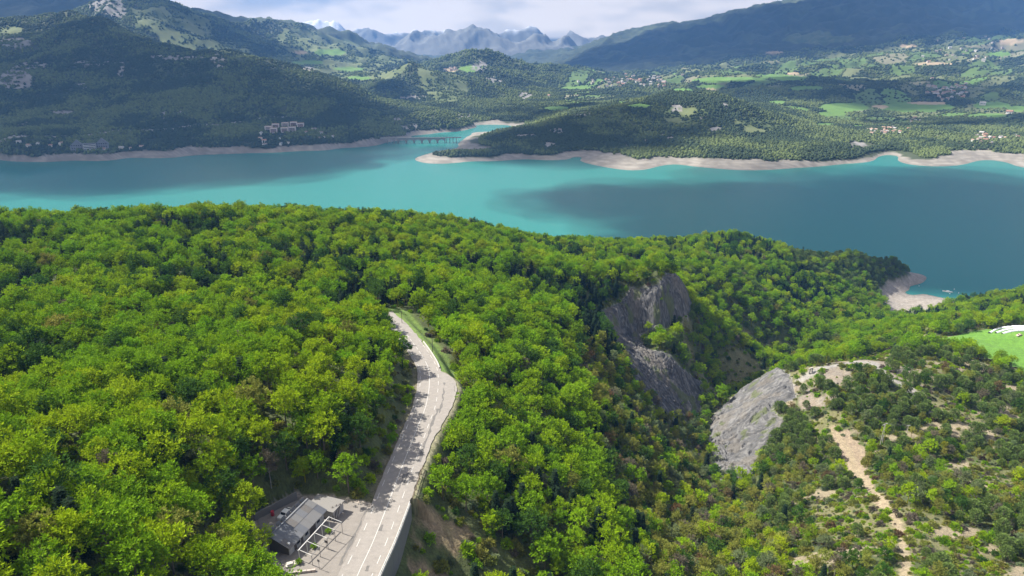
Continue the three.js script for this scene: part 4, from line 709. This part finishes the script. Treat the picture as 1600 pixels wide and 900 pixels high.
{
  const s = thing('stone_slab', 'pale stone slab lying beside the near end of the pergola', 'stone'); s.position.set(-50.2, grade(127.6), -127.6); s.rotation.y = 0.5;
  part('slab', rbox(2.6, 0.55, 1.5, 0.12, 0, 0.2, 0), std(0.48, 0.44, 0.38, 0.92), s); part('slab', rbox(1.4, 0.4, 1.0, 0.1, -0.3, 0.62, 0.1), std(0.44, 0.41, 0.36, 0.92), s);
  const k = thing('low_wall', 'low pale wall edging the bottom of the forecourt', 'wall'); k.position.set(-49.5, grade(124.6), -124.6); k.rotation.y = turnTo(80);
  for (let i = 0; i < 6; i++) part('block', rbox(0.5, 0.55 + 0.08 * (i % 2), 0.95, 0.06, 0, 0.2, -i * 1.0), std(0.42 + 0.02 * (i % 3), 0.38, 0.33, 0.92), k);
  const dr = thing('steel_drum', 'red upright drum by the white car behind the shed', 'drum'); dr.position.set(-60.6, grade(146), -146.2);
  part('body', new THREE.LatheGeometry([[0, 0], [0.4, 0], [0.42, 0.05], [0.42, 0.42], [0.44, 0.45], [0.42, 0.48], [0.42, 0.85], [0.44, 0.88], [0.42, 0.91], [0.42, 1.3], [0.4, 1.34], [0, 1.32]].map(([a, b]) => new THREE.Vector2(a, b)), 18), std(0.45, 0.03, 0.04, 0.5), dr);
  const w = thing('retaining_wall', 'old concrete retaining wall behind the shed and white car', 'wall'); const a = W(-64.5, 144.2, 0), b = W(-56.5, 153.3, 0), n = 6;
  for (let i = 0; i < n; i++) { const p = a.clone().lerp(b, i / n), q = a.clone().lerp(b, (i + 0.985) / n), h = grade(148) + 2.0 + 0.1 * (i % 2); part('panel', beam([p.x, h - 1.5, p.z], [q.x, h - 1.5, q.z], 0.35, 3.0), concrete, w); }
}
// cars
function car(label, x, d, y, head, paint, group) {
  const c = thing('parked_car', label, 'car', group); c.position.set(x, y, -d); c.rotation.y = turnTo(head);
  const prof = [[-2.1, 0.35], [-2.12, 0.75], [-1.95, 0.88], [-0.95, 0.95], [-0.45, 1.40], [0.9, 1.46], [1.7, 1.0], [2.1, 0.92], [2.12, 0.38]].map(([a, b]) => new THREE.Vector2(a, b));
  const body = new THREE.ExtrudeGeometry(new THREE.Shape(prof), { depth: 1.5, bevelEnabled: true, bevelThickness: 0.1, bevelSize: 0.08, bevelSegments: 3, steps: 1 }).translate(0, 0, -0.75).rotateY(Math.PI / 2);
  part('body', body, paint, c);
  part('windscreen', beam([0, 0.98, 0.93], [0, 1.40, 0.50], 1.35, 0.05).translate(0, 0.07, 0.05), glassDark, c); part('rear_window', beam([0, 1.06, -1.66], [0, 1.45, -0.98], 1.3, 0.05).translate(0, 0.08, -0.02), glassDark, c);
  for (const s of [-1, 1]) { part('side_window', box(0.03, 0.32, 1.7, s * 0.855, 1.17, -0.25), glassDark, c); for (const z of [-1.35, 1.3]) { const w = part('wheel', new THREE.CylinderGeometry(0.33, 0.33, 0.22, 18).rotateZ(Math.PI / 2).translate(s * 0.80, 0.33, z), rubber, c); part('rim', new THREE.CylinderGeometry(0.2, 0.2, 0.24, 12).rotateZ(Math.PI / 2).translate(s * 0.81, 0.33, z), steel, w); } part('headlight', rbox(0.35, 0.14, 0.08, 0.03, s * 0.6, 0.72, 2.18), std(0.8, 0.8, 0.8, 0.2), c); }
  return c;
}
const carWhite = new THREE.MeshPhysicalMaterial({ color: new THREE.Color().setRGB(0.72, 0.72, 0.70), roughness: 0.35, clearcoat: 0.8 });
car('white car parked in the shade behind the shed', -57.3, 146.0, grade(146), 22, carWhite);

// road wall, guard rail, barriers, poles
{
  const w = thing('road_wall', 'tall concrete retaining wall carrying the road edge with a pale parapet', 'wall'), i0 = idxAt(100), i1 = idxAt(151.5), n = 14;
  for (let k = 0; k < n; k++) {
    const a = mix(i0, i1, k / n), b = mix(i0, i1, (k + 0.985) / n), oa = rightWidth(roadPts[Math.round(a)][1]) + 0.25, ob = rightWidth(roadPts[Math.round(b)][1]) + 0.25, p = roadAt(a, oa), q = roadAt(b, ob), deep = 11;
    part('wall_panel', beam([p[0], p[1] - deep / 2, p[2]], [q[0], q[1] - deep / 2, q[2]], 0.5, deep), concrete, w);
    part('coping', beam([p[0], p[1] + 0.22, p[2]], [q[0], q[1] + 0.22, q[2]], 0.42, 0.45), concretePale, w);
  }
  const g = thing('guard_rail', 'white metal guard rail on top of the road wall', 'guard rail');
  for (let k = 0; k <= 18; k++) { const i = mix(i0, i1, k / 18), o = rightWidth(roadPts[Math.round(i)][1]) + 0.25, p = roadAt(i, o); part('post', bar([p[0], p[1] + 0.4, p[2]], [p[0], p[1] + 1.0, p[2]], 0.045, 6), steel, g); }
  const path = (lift, off) => { const pts = []; for (let k = 0; k <= 24; k++) { const i = mix(i0, i1, k / 24), o = rightWidth(roadPts[Math.round(i)][1]) + 0.25 + off; pts.push(V(...roadAt(i, o, lift))); } return new THREE.CatmullRomCurve3(pts); };
  part('rail', new THREE.TubeGeometry(path(0.98, -0.06), 60, 0.1, 6), whitePaint, g); part('rail', new THREE.TubeGeometry(path(0.68, -0.06), 60, 0.07, 6), whitePaint, g);

  const f = thing('timber_rail', 'weathered wooden rail past the end of the road wall', 'guard rail'), j0 = idxAt(153.5), j1 = idxAt(169);
  for (let k = 0; k <= 6; k++) { const i = mix(j0, j1, k / 6), o = rightWidth(roadPts[Math.round(i)][1]) + 0.5, p = roadAt(i, o); part('post', bar([p[0], p[1] - 0.4, p[2]], [p[0], p[1] + 0.95, p[2]], 0.09, 7), timber, f); if (k < 6) { const i2 = mix(j0, j1, (k + 1) / 6), q = roadAt(i2, rightWidth(roadPts[Math.round(i2)][1]) + 0.5); for (const h of [0.45, 0.85]) part('rail', bar([p[0], p[1] + h, p[2]], [q[0], q[1] + h, q[2]], 0.08, 6), timber, f); } }

  const b = thing('roadside_barrier', 'pale concrete barrier curving along the far road bend', 'barrier'), k0 = idxAt(238), k1 = idxAt(300);
  for (let k = 0; k < 18; k++) { const i = mix(k0, k1, k / 18), j = mix(k0, k1, (k + 0.96) / 18), p = roadAt(i, 4.15), q = roadAt(j, 4.15); part('segment', beam([p[0], p[1] + 0.2, p[2]], [q[0], q[1] + 0.2, q[2]], 0.38, 0.75), concretePale, b); }
}
function pole(label, px, py, base, hgt, r, mat, cap) { const p = atH(px, py, base), t = thing('roadside_pole', label, 'pole'); t.position.set(p[0], H(p[0], p[1]), -p[1]); part('shaft', bar([0, -0.5, 0], [0, hgt, 0], r, 7, r * 0.7), mat, t); part('cap', new THREE.CylinderGeometry(r * 0.3, r * 0.95, 0.25, 7).translate(0, hgt, 0), cap, t); }
pole('tall dark wooden pole in the grass at the far end of the road', 628, 502, 180, 6, 0.13, darkTimber, greyPaint);
pole('tall dark wooden pole on the grass verge of the bend', 676, 551, 180, 7.5, 0.14, darkTimber, greyPaint);
pole('thin marker post at the tip of the lay-by', 710, 614, 182, 2.6, 0.07, greyPaint, whitePaint);
pole('short marker post at the near end of the lay-by', 680, 704, 185, 1.8, 0.08, greyPaint, whitePaint);

// power line on the right-hand slope
const wood = std(0.42, 0.39, 0.35, 0.85);
{
  const at = [186, 303], h = H(...at), t = thing('power_pole', 'twin-legged grey power pole standing on the bare slope', 'power pole'); t.position.set(at[0], h, -at[1]); t.rotation.y = 0.5;
  part('leg', bar([-0.9, -0.8, 0], [-0.35, 12.5, 0], 0.17, 8, 0.12), wood, t); part('leg', bar([0.9, -0.8, 0], [0.35, 12.5, 0], 0.17, 8, 0.12), wood, t);
  part('cross_arm', beam([-2.0, 12.0, 0], [2.0, 12.0, 0], 0.2, 0.22), concretePale, t); part('brace', bar([-0.75, 3.5, 0], [0.75, 3.5, 0], 0.08, 6), wood, t);
  for (const x of [-1.8, 0, 1.8]) part('insulator', new THREE.CylinderGeometry(0.07, 0.1, 0.5, 8).translate(x, 12.35, 0), glassDark, t);
  const at2 = ground(1414, 690, 200), h2 = H(...at2), s = thing('power_pole', 'single grey power pole among the scrub right of the twin-legged pole', 'power pole'); s.position.set(at2[0], h2, -at2[1]); s.rotation.y = 0.3;
  part('leg', bar([0, -0.8, 0], [0, 9.5, 0], 0.16, 8, 0.11), wood, s); part('cross_arm', beam([-1.3, 9.2, 0], [1.3, 9.2, 0], 0.18, 0.2), concretePale, s); for (const x of [-1.2, 0, 1.2]) part('insulator', new THREE.CylinderGeometry(0.06, 0.09, 0.45, 8).translate(x, 9.5, 0), glassDark, s);
  const wires = thing('power_line', 'thin sagging wires strung between the power poles', 'wire');
  for (const k of [-1, 0, 1]) { const A = V(at[0] + 1.8 * k * 0.88, h + 12.6, -at[1] - 1.8 * k * 0.48), B = V(at2[0] + 1.2 * k * 0.95, h2 + 9.7, -at2[1] - 1.2 * k * 0.3), M = A.clone().lerp(B, 0.5); M.y -= 0.5; part('wire', new THREE.TubeGeometry(new THREE.QuadraticBezierCurve3(A, M, B), 12, 0.015, 4), greyPaint, wires); }
  // stone ruin on the brow
  const q = ground(1266, 583, 250), r = thing('stone_ruin', 'small stone pillar ruin on the bare brow above the grey slope', 'ruin'); r.position.set(q[0], H(...q), -q[1]); r.rotation.y = 0.4;
  const st = [std(0.40, 0.37, 0.33, 0.95), std(0.34, 0.32, 0.29, 0.95), std(0.46, 0.42, 0.37, 0.95)], rr = mulberry(3);
  for (const x of [-0.95, 0.95]) for (let k = 0; k < 5; k++) part('stone', rbox(0.75 + 0.25 * rr(), 0.62, 0.75 + 0.2 * rr(), 0.09, x + 0.1 * (rr() - 0.5), 0.2 + k * 0.6, 0.1 * (rr() - 0.5)), st[k % 3], r);
  part('lintel', rbox(3.1, 0.55, 0.95, 0.1, 0, 3.4, 0), st[2], r);
}
// crop tunnels and a car by the meadow
{
  const film = std(0.74, 0.76, 0.76, 0.5), rows = [[[1546, 521], [1562, 514], [1582, 511], [1612, 511]], [[1556, 521], [1572, 516], [1590, 514], [1614, 514]], [[1566, 522], [1582, 518], [1598, 517], [1618, 517]]], words3 = ['farthest', 'middle', 'nearest'];
  rows.forEach((row, n) => { const t = thing('crop_tunnel', `${words3[n]} of three long white crop tunnels beyond the meadow`, 'crop tunnel'), c = new THREE.CatmullRomCurve3(row.map(([a, b]) => { const p = ground(a, b, 350); return V(p[0], H(...p) + 0.1, -p[1]); })), L = c.getPoints(24);
    const skin = new THREE.TubeGeometry(c, 40, 1.1, 10); part('cover', skin, film, t);
    for (let k = 0; k <= 24; k += 3) part('hoop', new THREE.TorusGeometry(1.13, 0.05, 5, 12, Math.PI).rotateY(Math.atan2(L[Math.min(24, k + 1)].x - L[Math.max(0, k - 1)].x, L[Math.min(24, k + 1)].z - L[Math.max(0, k - 1)].z)).translate(L[k].x, L[k].y, L[k].z), greyPaint, t); });
  const q = ground(1592, 525, 350); car('pale pink car parked beside the crop tunnels', q[0], q[1], H(...q) + 0.05, 70, std(0.6, 0.42, 0.38, 0.45));
}
// ---------------------------------------------------------------- on and across the lake
{
  const q = atH(1480, 456, 0), b = thing('boat', 'white motor boat moored off the near beach', 'boat'); b.position.set(q[0], 0, -q[1]); b.rotation.y = turnTo(118);
  const hull = new THREE.Shape([[0, 6], [0.9, 4], [1.35, 1.5], [1.4, -4.5], [1.2, -5], [-1.2, -5], [-1.4, -4.5], [-1.35, 1.5], [-0.9, 4]].map(([x, y]) => new THREE.Vector2(x, y)));
  const white = std(0.78, 0.78, 0.76, 0.4);
  part('hull', new THREE.ExtrudeGeometry(hull, { depth: 0.9, bevelEnabled: true, bevelSize: 0.12, bevelThickness: 0.12, bevelSegments: 2 }).rotateX(-Math.PI / 2).translate(0, -0.15, 0), white, b);
  part('cabin', rbox(2.0, 0.9, 3.0, 0.2, 0, 1.3, -0.6), white, b); part('windscreen', rbox(1.8, 0.5, 0.2, 0.05, 0, 1.35, -2.1), glassDark, b); part('deck', box(2.2, 0.05, 3.0, 0, 0.9, 3.0), std(0.4, 0.33, 0.25, 0.8), b);
  const r = mulberry(6);
  for (const [px, py, w] of [[1436, 447, 'nearest the beach tip'], [1484, 459, 'beside the white boat'], [1491, 452, 'beyond the white boat'], [1498, 458, 'right of the white boat'], [1503, 464, 'farthest along the shore']]) { const p = atH(px, py, 0), t = thing('mooring_buoy', `small white mooring buoy ${w}`, 'buoy', 'mooring buoys off the beach'); t.position.set(p[0], 0.1, -p[1]); part('float', new THREE.SphereGeometry(0.55, 14, 10), white, t); part('ring', new THREE.TorusGeometry(0.2, 0.05, 6, 12).translate(0, 0.7, 0), steel, t); }
}
// road viaduct across the inlet
{
  const a = atH(600, 224, 0), b = atH(716, 223, 0), L = Math.hypot(b[0] - a[0], b[1] - a[1]), v = thing('viaduct', 'pale arched road viaduct crossing the narrow arm of the lake', 'bridge'); v.position.set((a[0] + b[0]) / 2, 0, -(a[1] + b[1]) / 2); v.rotation.y = Math.atan2(b[1] - a[1], b[0] - a[0]);
  const st = std(0.26, 0.25, 0.235, 0.9), deckY = 15, n = 6, span = L * 0.105, x0 = -span * 3 + L * 0.01;
  for (let k = 0; k < n; k++) {
    const s = new THREE.Shape([[0, -4], [span, -4], [span, deckY], [0, deckY]].map(([x, y]) => new THREE.Vector2(x, y))), h = new THREE.Path(); const rr = span / 2 - 2.3; h.moveTo(2.3, -3.9); h.lineTo(span - 2.3, -3.9); h.lineTo(span - 2.3, 2.6); h.absellipse(span / 2, 2.6, rr, 8.2, 0, Math.PI, false); h.lineTo(2.3, -3.9);
    s.holes.push(h); const m = part('arch', new THREE.ExtrudeGeometry(s, { depth: 7, bevelEnabled: false, curveSegments: 16 }).translate(x0 + k * span + 0.02 * k, 0, -3.5), st, v);
  }
  part('deck', box(L + 20, 1.0, 8.4, 0, deckY + 0.52, 0), st, v); for (const s of [-1, 1]) part('parapet', box(L + 20, 0.9, 0.35, 0, deckY + 1.48, s * 4.0), std(0.36, 0.35, 0.33, 0.9), v);
  for (const x of [0.33, 0.375, 0.42, 0.465, -0.325, -0.37, -0.415, -0.46]) part('pier', box(1.6, 16, 6, x * L + L * 0.01, deckY - 8.0, 0), st, v);
}
// houses
const houseWalls = [[0.62, 0.58, 0.52], [0.55, 0.50, 0.43], [0.66, 0.64, 0.60], [0.50, 0.42, 0.35]].map((c) => std(...c, 0.9)), houseRoofs = [[0.30, 0.17, 0.12], [0.24, 0.20, 0.17], [0.34, 0.24, 0.18], [0.38, 0.36, 0.34]].map((c) => std(...c, 0.9));
const wallGeo = (() => { const s = new THREE.Shape([[-3.6, -3], [3.6, -3], [3.6, 5], [0, 7.3], [-3.6, 5]].map(([x, y]) => new THREE.Vector2(x, y))); return new THREE.ExtrudeGeometry(s, { depth: 11, bevelEnabled: false }).translate(0, 0, -5.5); })();
const roofGeo = join([beam([-2.15, 6.32, -6], [-2.15, 6.32, 6], 5.1, 0.3).translate(2.15, -6.32, 0).rotateZ(0.57).translate(-2.05, 6.18, 0), beam([2.15, 6.32, -6], [2.15, 6.32, 6], 5.1, 0.3).translate(-2.15, -6.32, 0).rotateZ(-0.57).translate(2.05, 6.18, 0)]);
const windowGeo = box(0.12, 1.3, 1.0), rh = mulberry(55);
function house(px, py, label, group, size = 1, tone) {
  const q = ground(px, py, 1250); if (q[1] > 12000) return;
  const t = thing('house', label, 'house', group); t.position.set(q[0], H(...q), -q[1]); t.rotation.y = Math.PI * rh(); t.scale.setScalar(size * (0.85 + 0.35 * rh()));
  part('walls', wallGeo, houseWalls[tone ?? Math.floor(rh() * 4)], t); part('roof', roofGeo, houseRoofs[Math.floor(rh() * 4)], t);
  for (const s of [-1, 1]) for (const z of [-3, 0, 3]) { const w = part('window', windowGeo, glassDark, t); w.position.set(s * 3.62, 3, z); }
}
const scatter = (n, x0, x1, y0, y1, label, group, size) => { for (let k = 0; k < n; k++) { const g = () => (rh() + rh() + rh()) / 3; house(mix(x0, x1, g()), mix(y0, y1, g()), label, group, size); } };
scatter(46, 1420, 1545, 122, 163, 'small pale house in the village above the bright green fields', 'houses of the village above the green fields', 1.3);
scatter(24, 1325, 1440, 196, 214, 'small white holiday house in the rows above the inlet', 'holiday houses above the inlet', 0.9);
scatter(8, 1395, 1455, 184, 193, 'long pale farm building on the wooded rise above the inlet', 'buildings on the wooded rise', 0.95);
scatter(20, 1500, 1598, 206, 228, 'small house among trees behind the wide pale beach', 'houses behind the wide beach', 1.0);
scatter(58, 880, 1100, 114, 141, 'tiny pale house of the town in the far valley', 'houses of the valley town', 1.5);
scatter(30, 1400, 1600, 52, 112, 'lone farmhouse on the sunlit slope below the blue mountain', 'farms on the sunlit slope', 1.4);
scatter(10, 690, 730, 105, 113, 'pale house in the hamlet on the saddle between the hills', 'houses of the saddle hamlet', 1.2);
for (const [x, y, w] of [[1535, 164, 'white farmhouse at the end of the green fields'], [1577, 178, 'white barn among trees at the valley edge'], [858, 151, 'long white farm shed in the side valley']]) house(x, y, w, undefined, 1.6, 2);
for (const [x, y] of [[408, 210], [407, 218], [413, 222], [424, 221], [437, 218], [450, 225], [439, 226], [491, 204], [502, 209], [498, 217], [507, 216], [520, 215], [414, 228], [478, 208]]) house(x, y, 'pale house on the far shore below the pink apartment blocks', 'houses below the pink apartments', 0.95, 2);
for (const [x, y] of [[45, 229], [60, 226], [80, 229], [96, 226], [163, 234], [190, 233], [205, 233], [30, 224], [222, 231]]) house(x, y, 'small dim house on the far shore near the gabled hotel', 'houses near the gabled hotel', 0.9);
// stepped apartment blocks
{
  const pink = std(0.60, 0.45, 0.40, 0.9), white = std(0.70, 0.66, 0.62, 0.9), n8 = ['leftmost low', 'upper left', 'lower left', 'upper middle', 'lower middle', 'upper right of centre', 'lower right of centre', 'rightmost'];
  [[420, 205], [431, 201], [428, 208], [446, 199], [445, 207], [459, 198], [457, 206], [470, 200]].forEach(([px, py], k) => {
    const q = ground(px, py, 1250), t = thing('apartment_block', `${n8[k]} pink and white apartment block of the hillside cluster`, 'building', 'pink apartment blocks'); t.position.set(q[0], H(...q), -q[1]); t.rotation.y = Math.atan2(-q[0], q[1]) * 0.6;
    part('walls', box(20, 20, 14, 0, 4, -3), pink, t); const f = part('facade_frame', join([box(20, 2, 1.2, 0, 13.2, 4.6), box(20, 1.6, 1.2, 0, 1, 4.6), box(1.8, 12, 1.2, -9.1, 7, 4.65), box(1.8, 12, 1.2, 9.1, 7, 4.65)]), white, t);
    for (const y of [3.6, 7, 10.4]) { part('window_band', box(15.5, 1.7, 0.3, 0, y, 4.1), glassDark, t); part('balcony', box(16, 0.8, 1.6, 0, y - 1.4, 4.9), k % 3 ? pink : white, t); }
    part('roof', box(21, 0.6, 15, 0, 14.5, -3), std(0.42, 0.30, 0.25, 0.9), t);
  });
  // hotel on the left shore: two steep gables and a white balconied block
  const grey = std(0.17, 0.17, 0.17, 0.9);
  [[121, 236, 'left'], [160, 233, 'right']].forEach(([px, py, w]) => { const q = ground(px, py, 1250), t = thing('gabled_hotel', `dark steep gabled hotel block on the far shore, ${w} of the white balconied block`, 'building'); t.position.set(q[0], H(...q), -q[1]); t.rotation.y = Math.atan2(-q[0], q[1]) * 0.7;
    const s = new THREE.Shape([[-15, -4], [15, -4], [15, 13], [0, 27], [-15, 13]].map(([x, y]) => new THREE.Vector2(x, y))); part('walls', new THREE.ExtrudeGeometry(s, { depth: 16, bevelEnabled: false }).translate(0, 0, -16), std(0.22, 0.22, 0.23, 0.9), t);
    for (const sd of [-1, 1]) part('roof', box(22.5, 0.8, 18, 0, 0, 0).rotateZ(-sd * 0.75).translate(sd * 7.8, 20.6, -8), grey, t);
    for (let r = 0; r < 4; r++) for (let c = -2; c <= 2; c++) part('window', box(3.2, 1.8, 0.3, c * 5.2, 3 + r * 3.8, 0.1), r % 2 ? glassDark : std(0.10, 0.10, 0.11, 0.5), t); });
  const q = ground(141, 235, 1250), t = thing('balconied_block', 'white balconied hotel block between the two dark gables', 'building'); t.position.set(q[0], H(...q), -q[1]); t.rotation.y = Math.atan2(-q[0], q[1]) * 0.7;
  part('walls', box(30, 22, 12, 0, 6, -7), std(0.34, 0.33, 0.31, 0.9), t); for (let r = 0; r < 4; r++) { part('balcony', box(27, 1.3, 2, 0, 2 + r * 4, 0.2), std(0.70, 0.69, 0.66, 0.9), t); part('window_band', box(26, 1.8, 0.3, 0, 3.9 + r * 4, -0.9), glassDark, t); } part('roof', box(31, 0.7, 13.5, 0, 17.4, -7), grey, t);
}
// ---------------------------------------------------------------- broken cumulus overhead: its shadows drift over lake and hills
{
  const white = new THREE.MeshStandardMaterial({ color: 0xffffff, roughness: 1, transparent: true, opacity: 0.15, side: THREE.DoubleSide });
  const puff = new THREE.IcosahedronGeometry(1, 2);
  function cloud(px, py, along, deep, thick, label, alt = 1700) {     // centred over the ground seen at a sight line, radii in metres
    const [x, d] = ground(px, py, 900), h = Math.max(0, H(x, d)), A = alt - h, r = mulberry(Math.round(px * 7 + py)), P = [], step = 0.36 * Math.min(along, deep);
    const cx = x + SUN.x / SUN.y * A, cd = d - SUN.z / SUN.y * A;
    const list = [], n = Math.round(27 * thick * Math.max(along / deep, deep / along));
    for (let k = 0; k < n; k++) {
      const a = r() * 6.2832, q = Math.sqrt(r()) * (0.75 + 0.5 * fbm(Math.cos(a) * 1.7 + px, Math.sin(a) * 1.7 + py, 3)), s = Math.min(along, deep) * (0.28 + 0.36 * r()) * (1.1 - 0.3 * q);
      list.push(puff.clone().scale(s, s * 0.5, s).translate(cx + Math.cos(a) * q * along, alt + (r() - 0.2) * s * 0.6, -(cd + Math.sin(a) * q * deep)));
    }
    const m = shadows(new THREE.Mesh(join(list), white)); m.name = numbered('cloud'); m.userData.kind = 'structure'; m.userData.label = label; scene.add(m);
  }
  CLOUDS.forEach((c) => cloud(...c));
}
renderer.render(scene, camera);
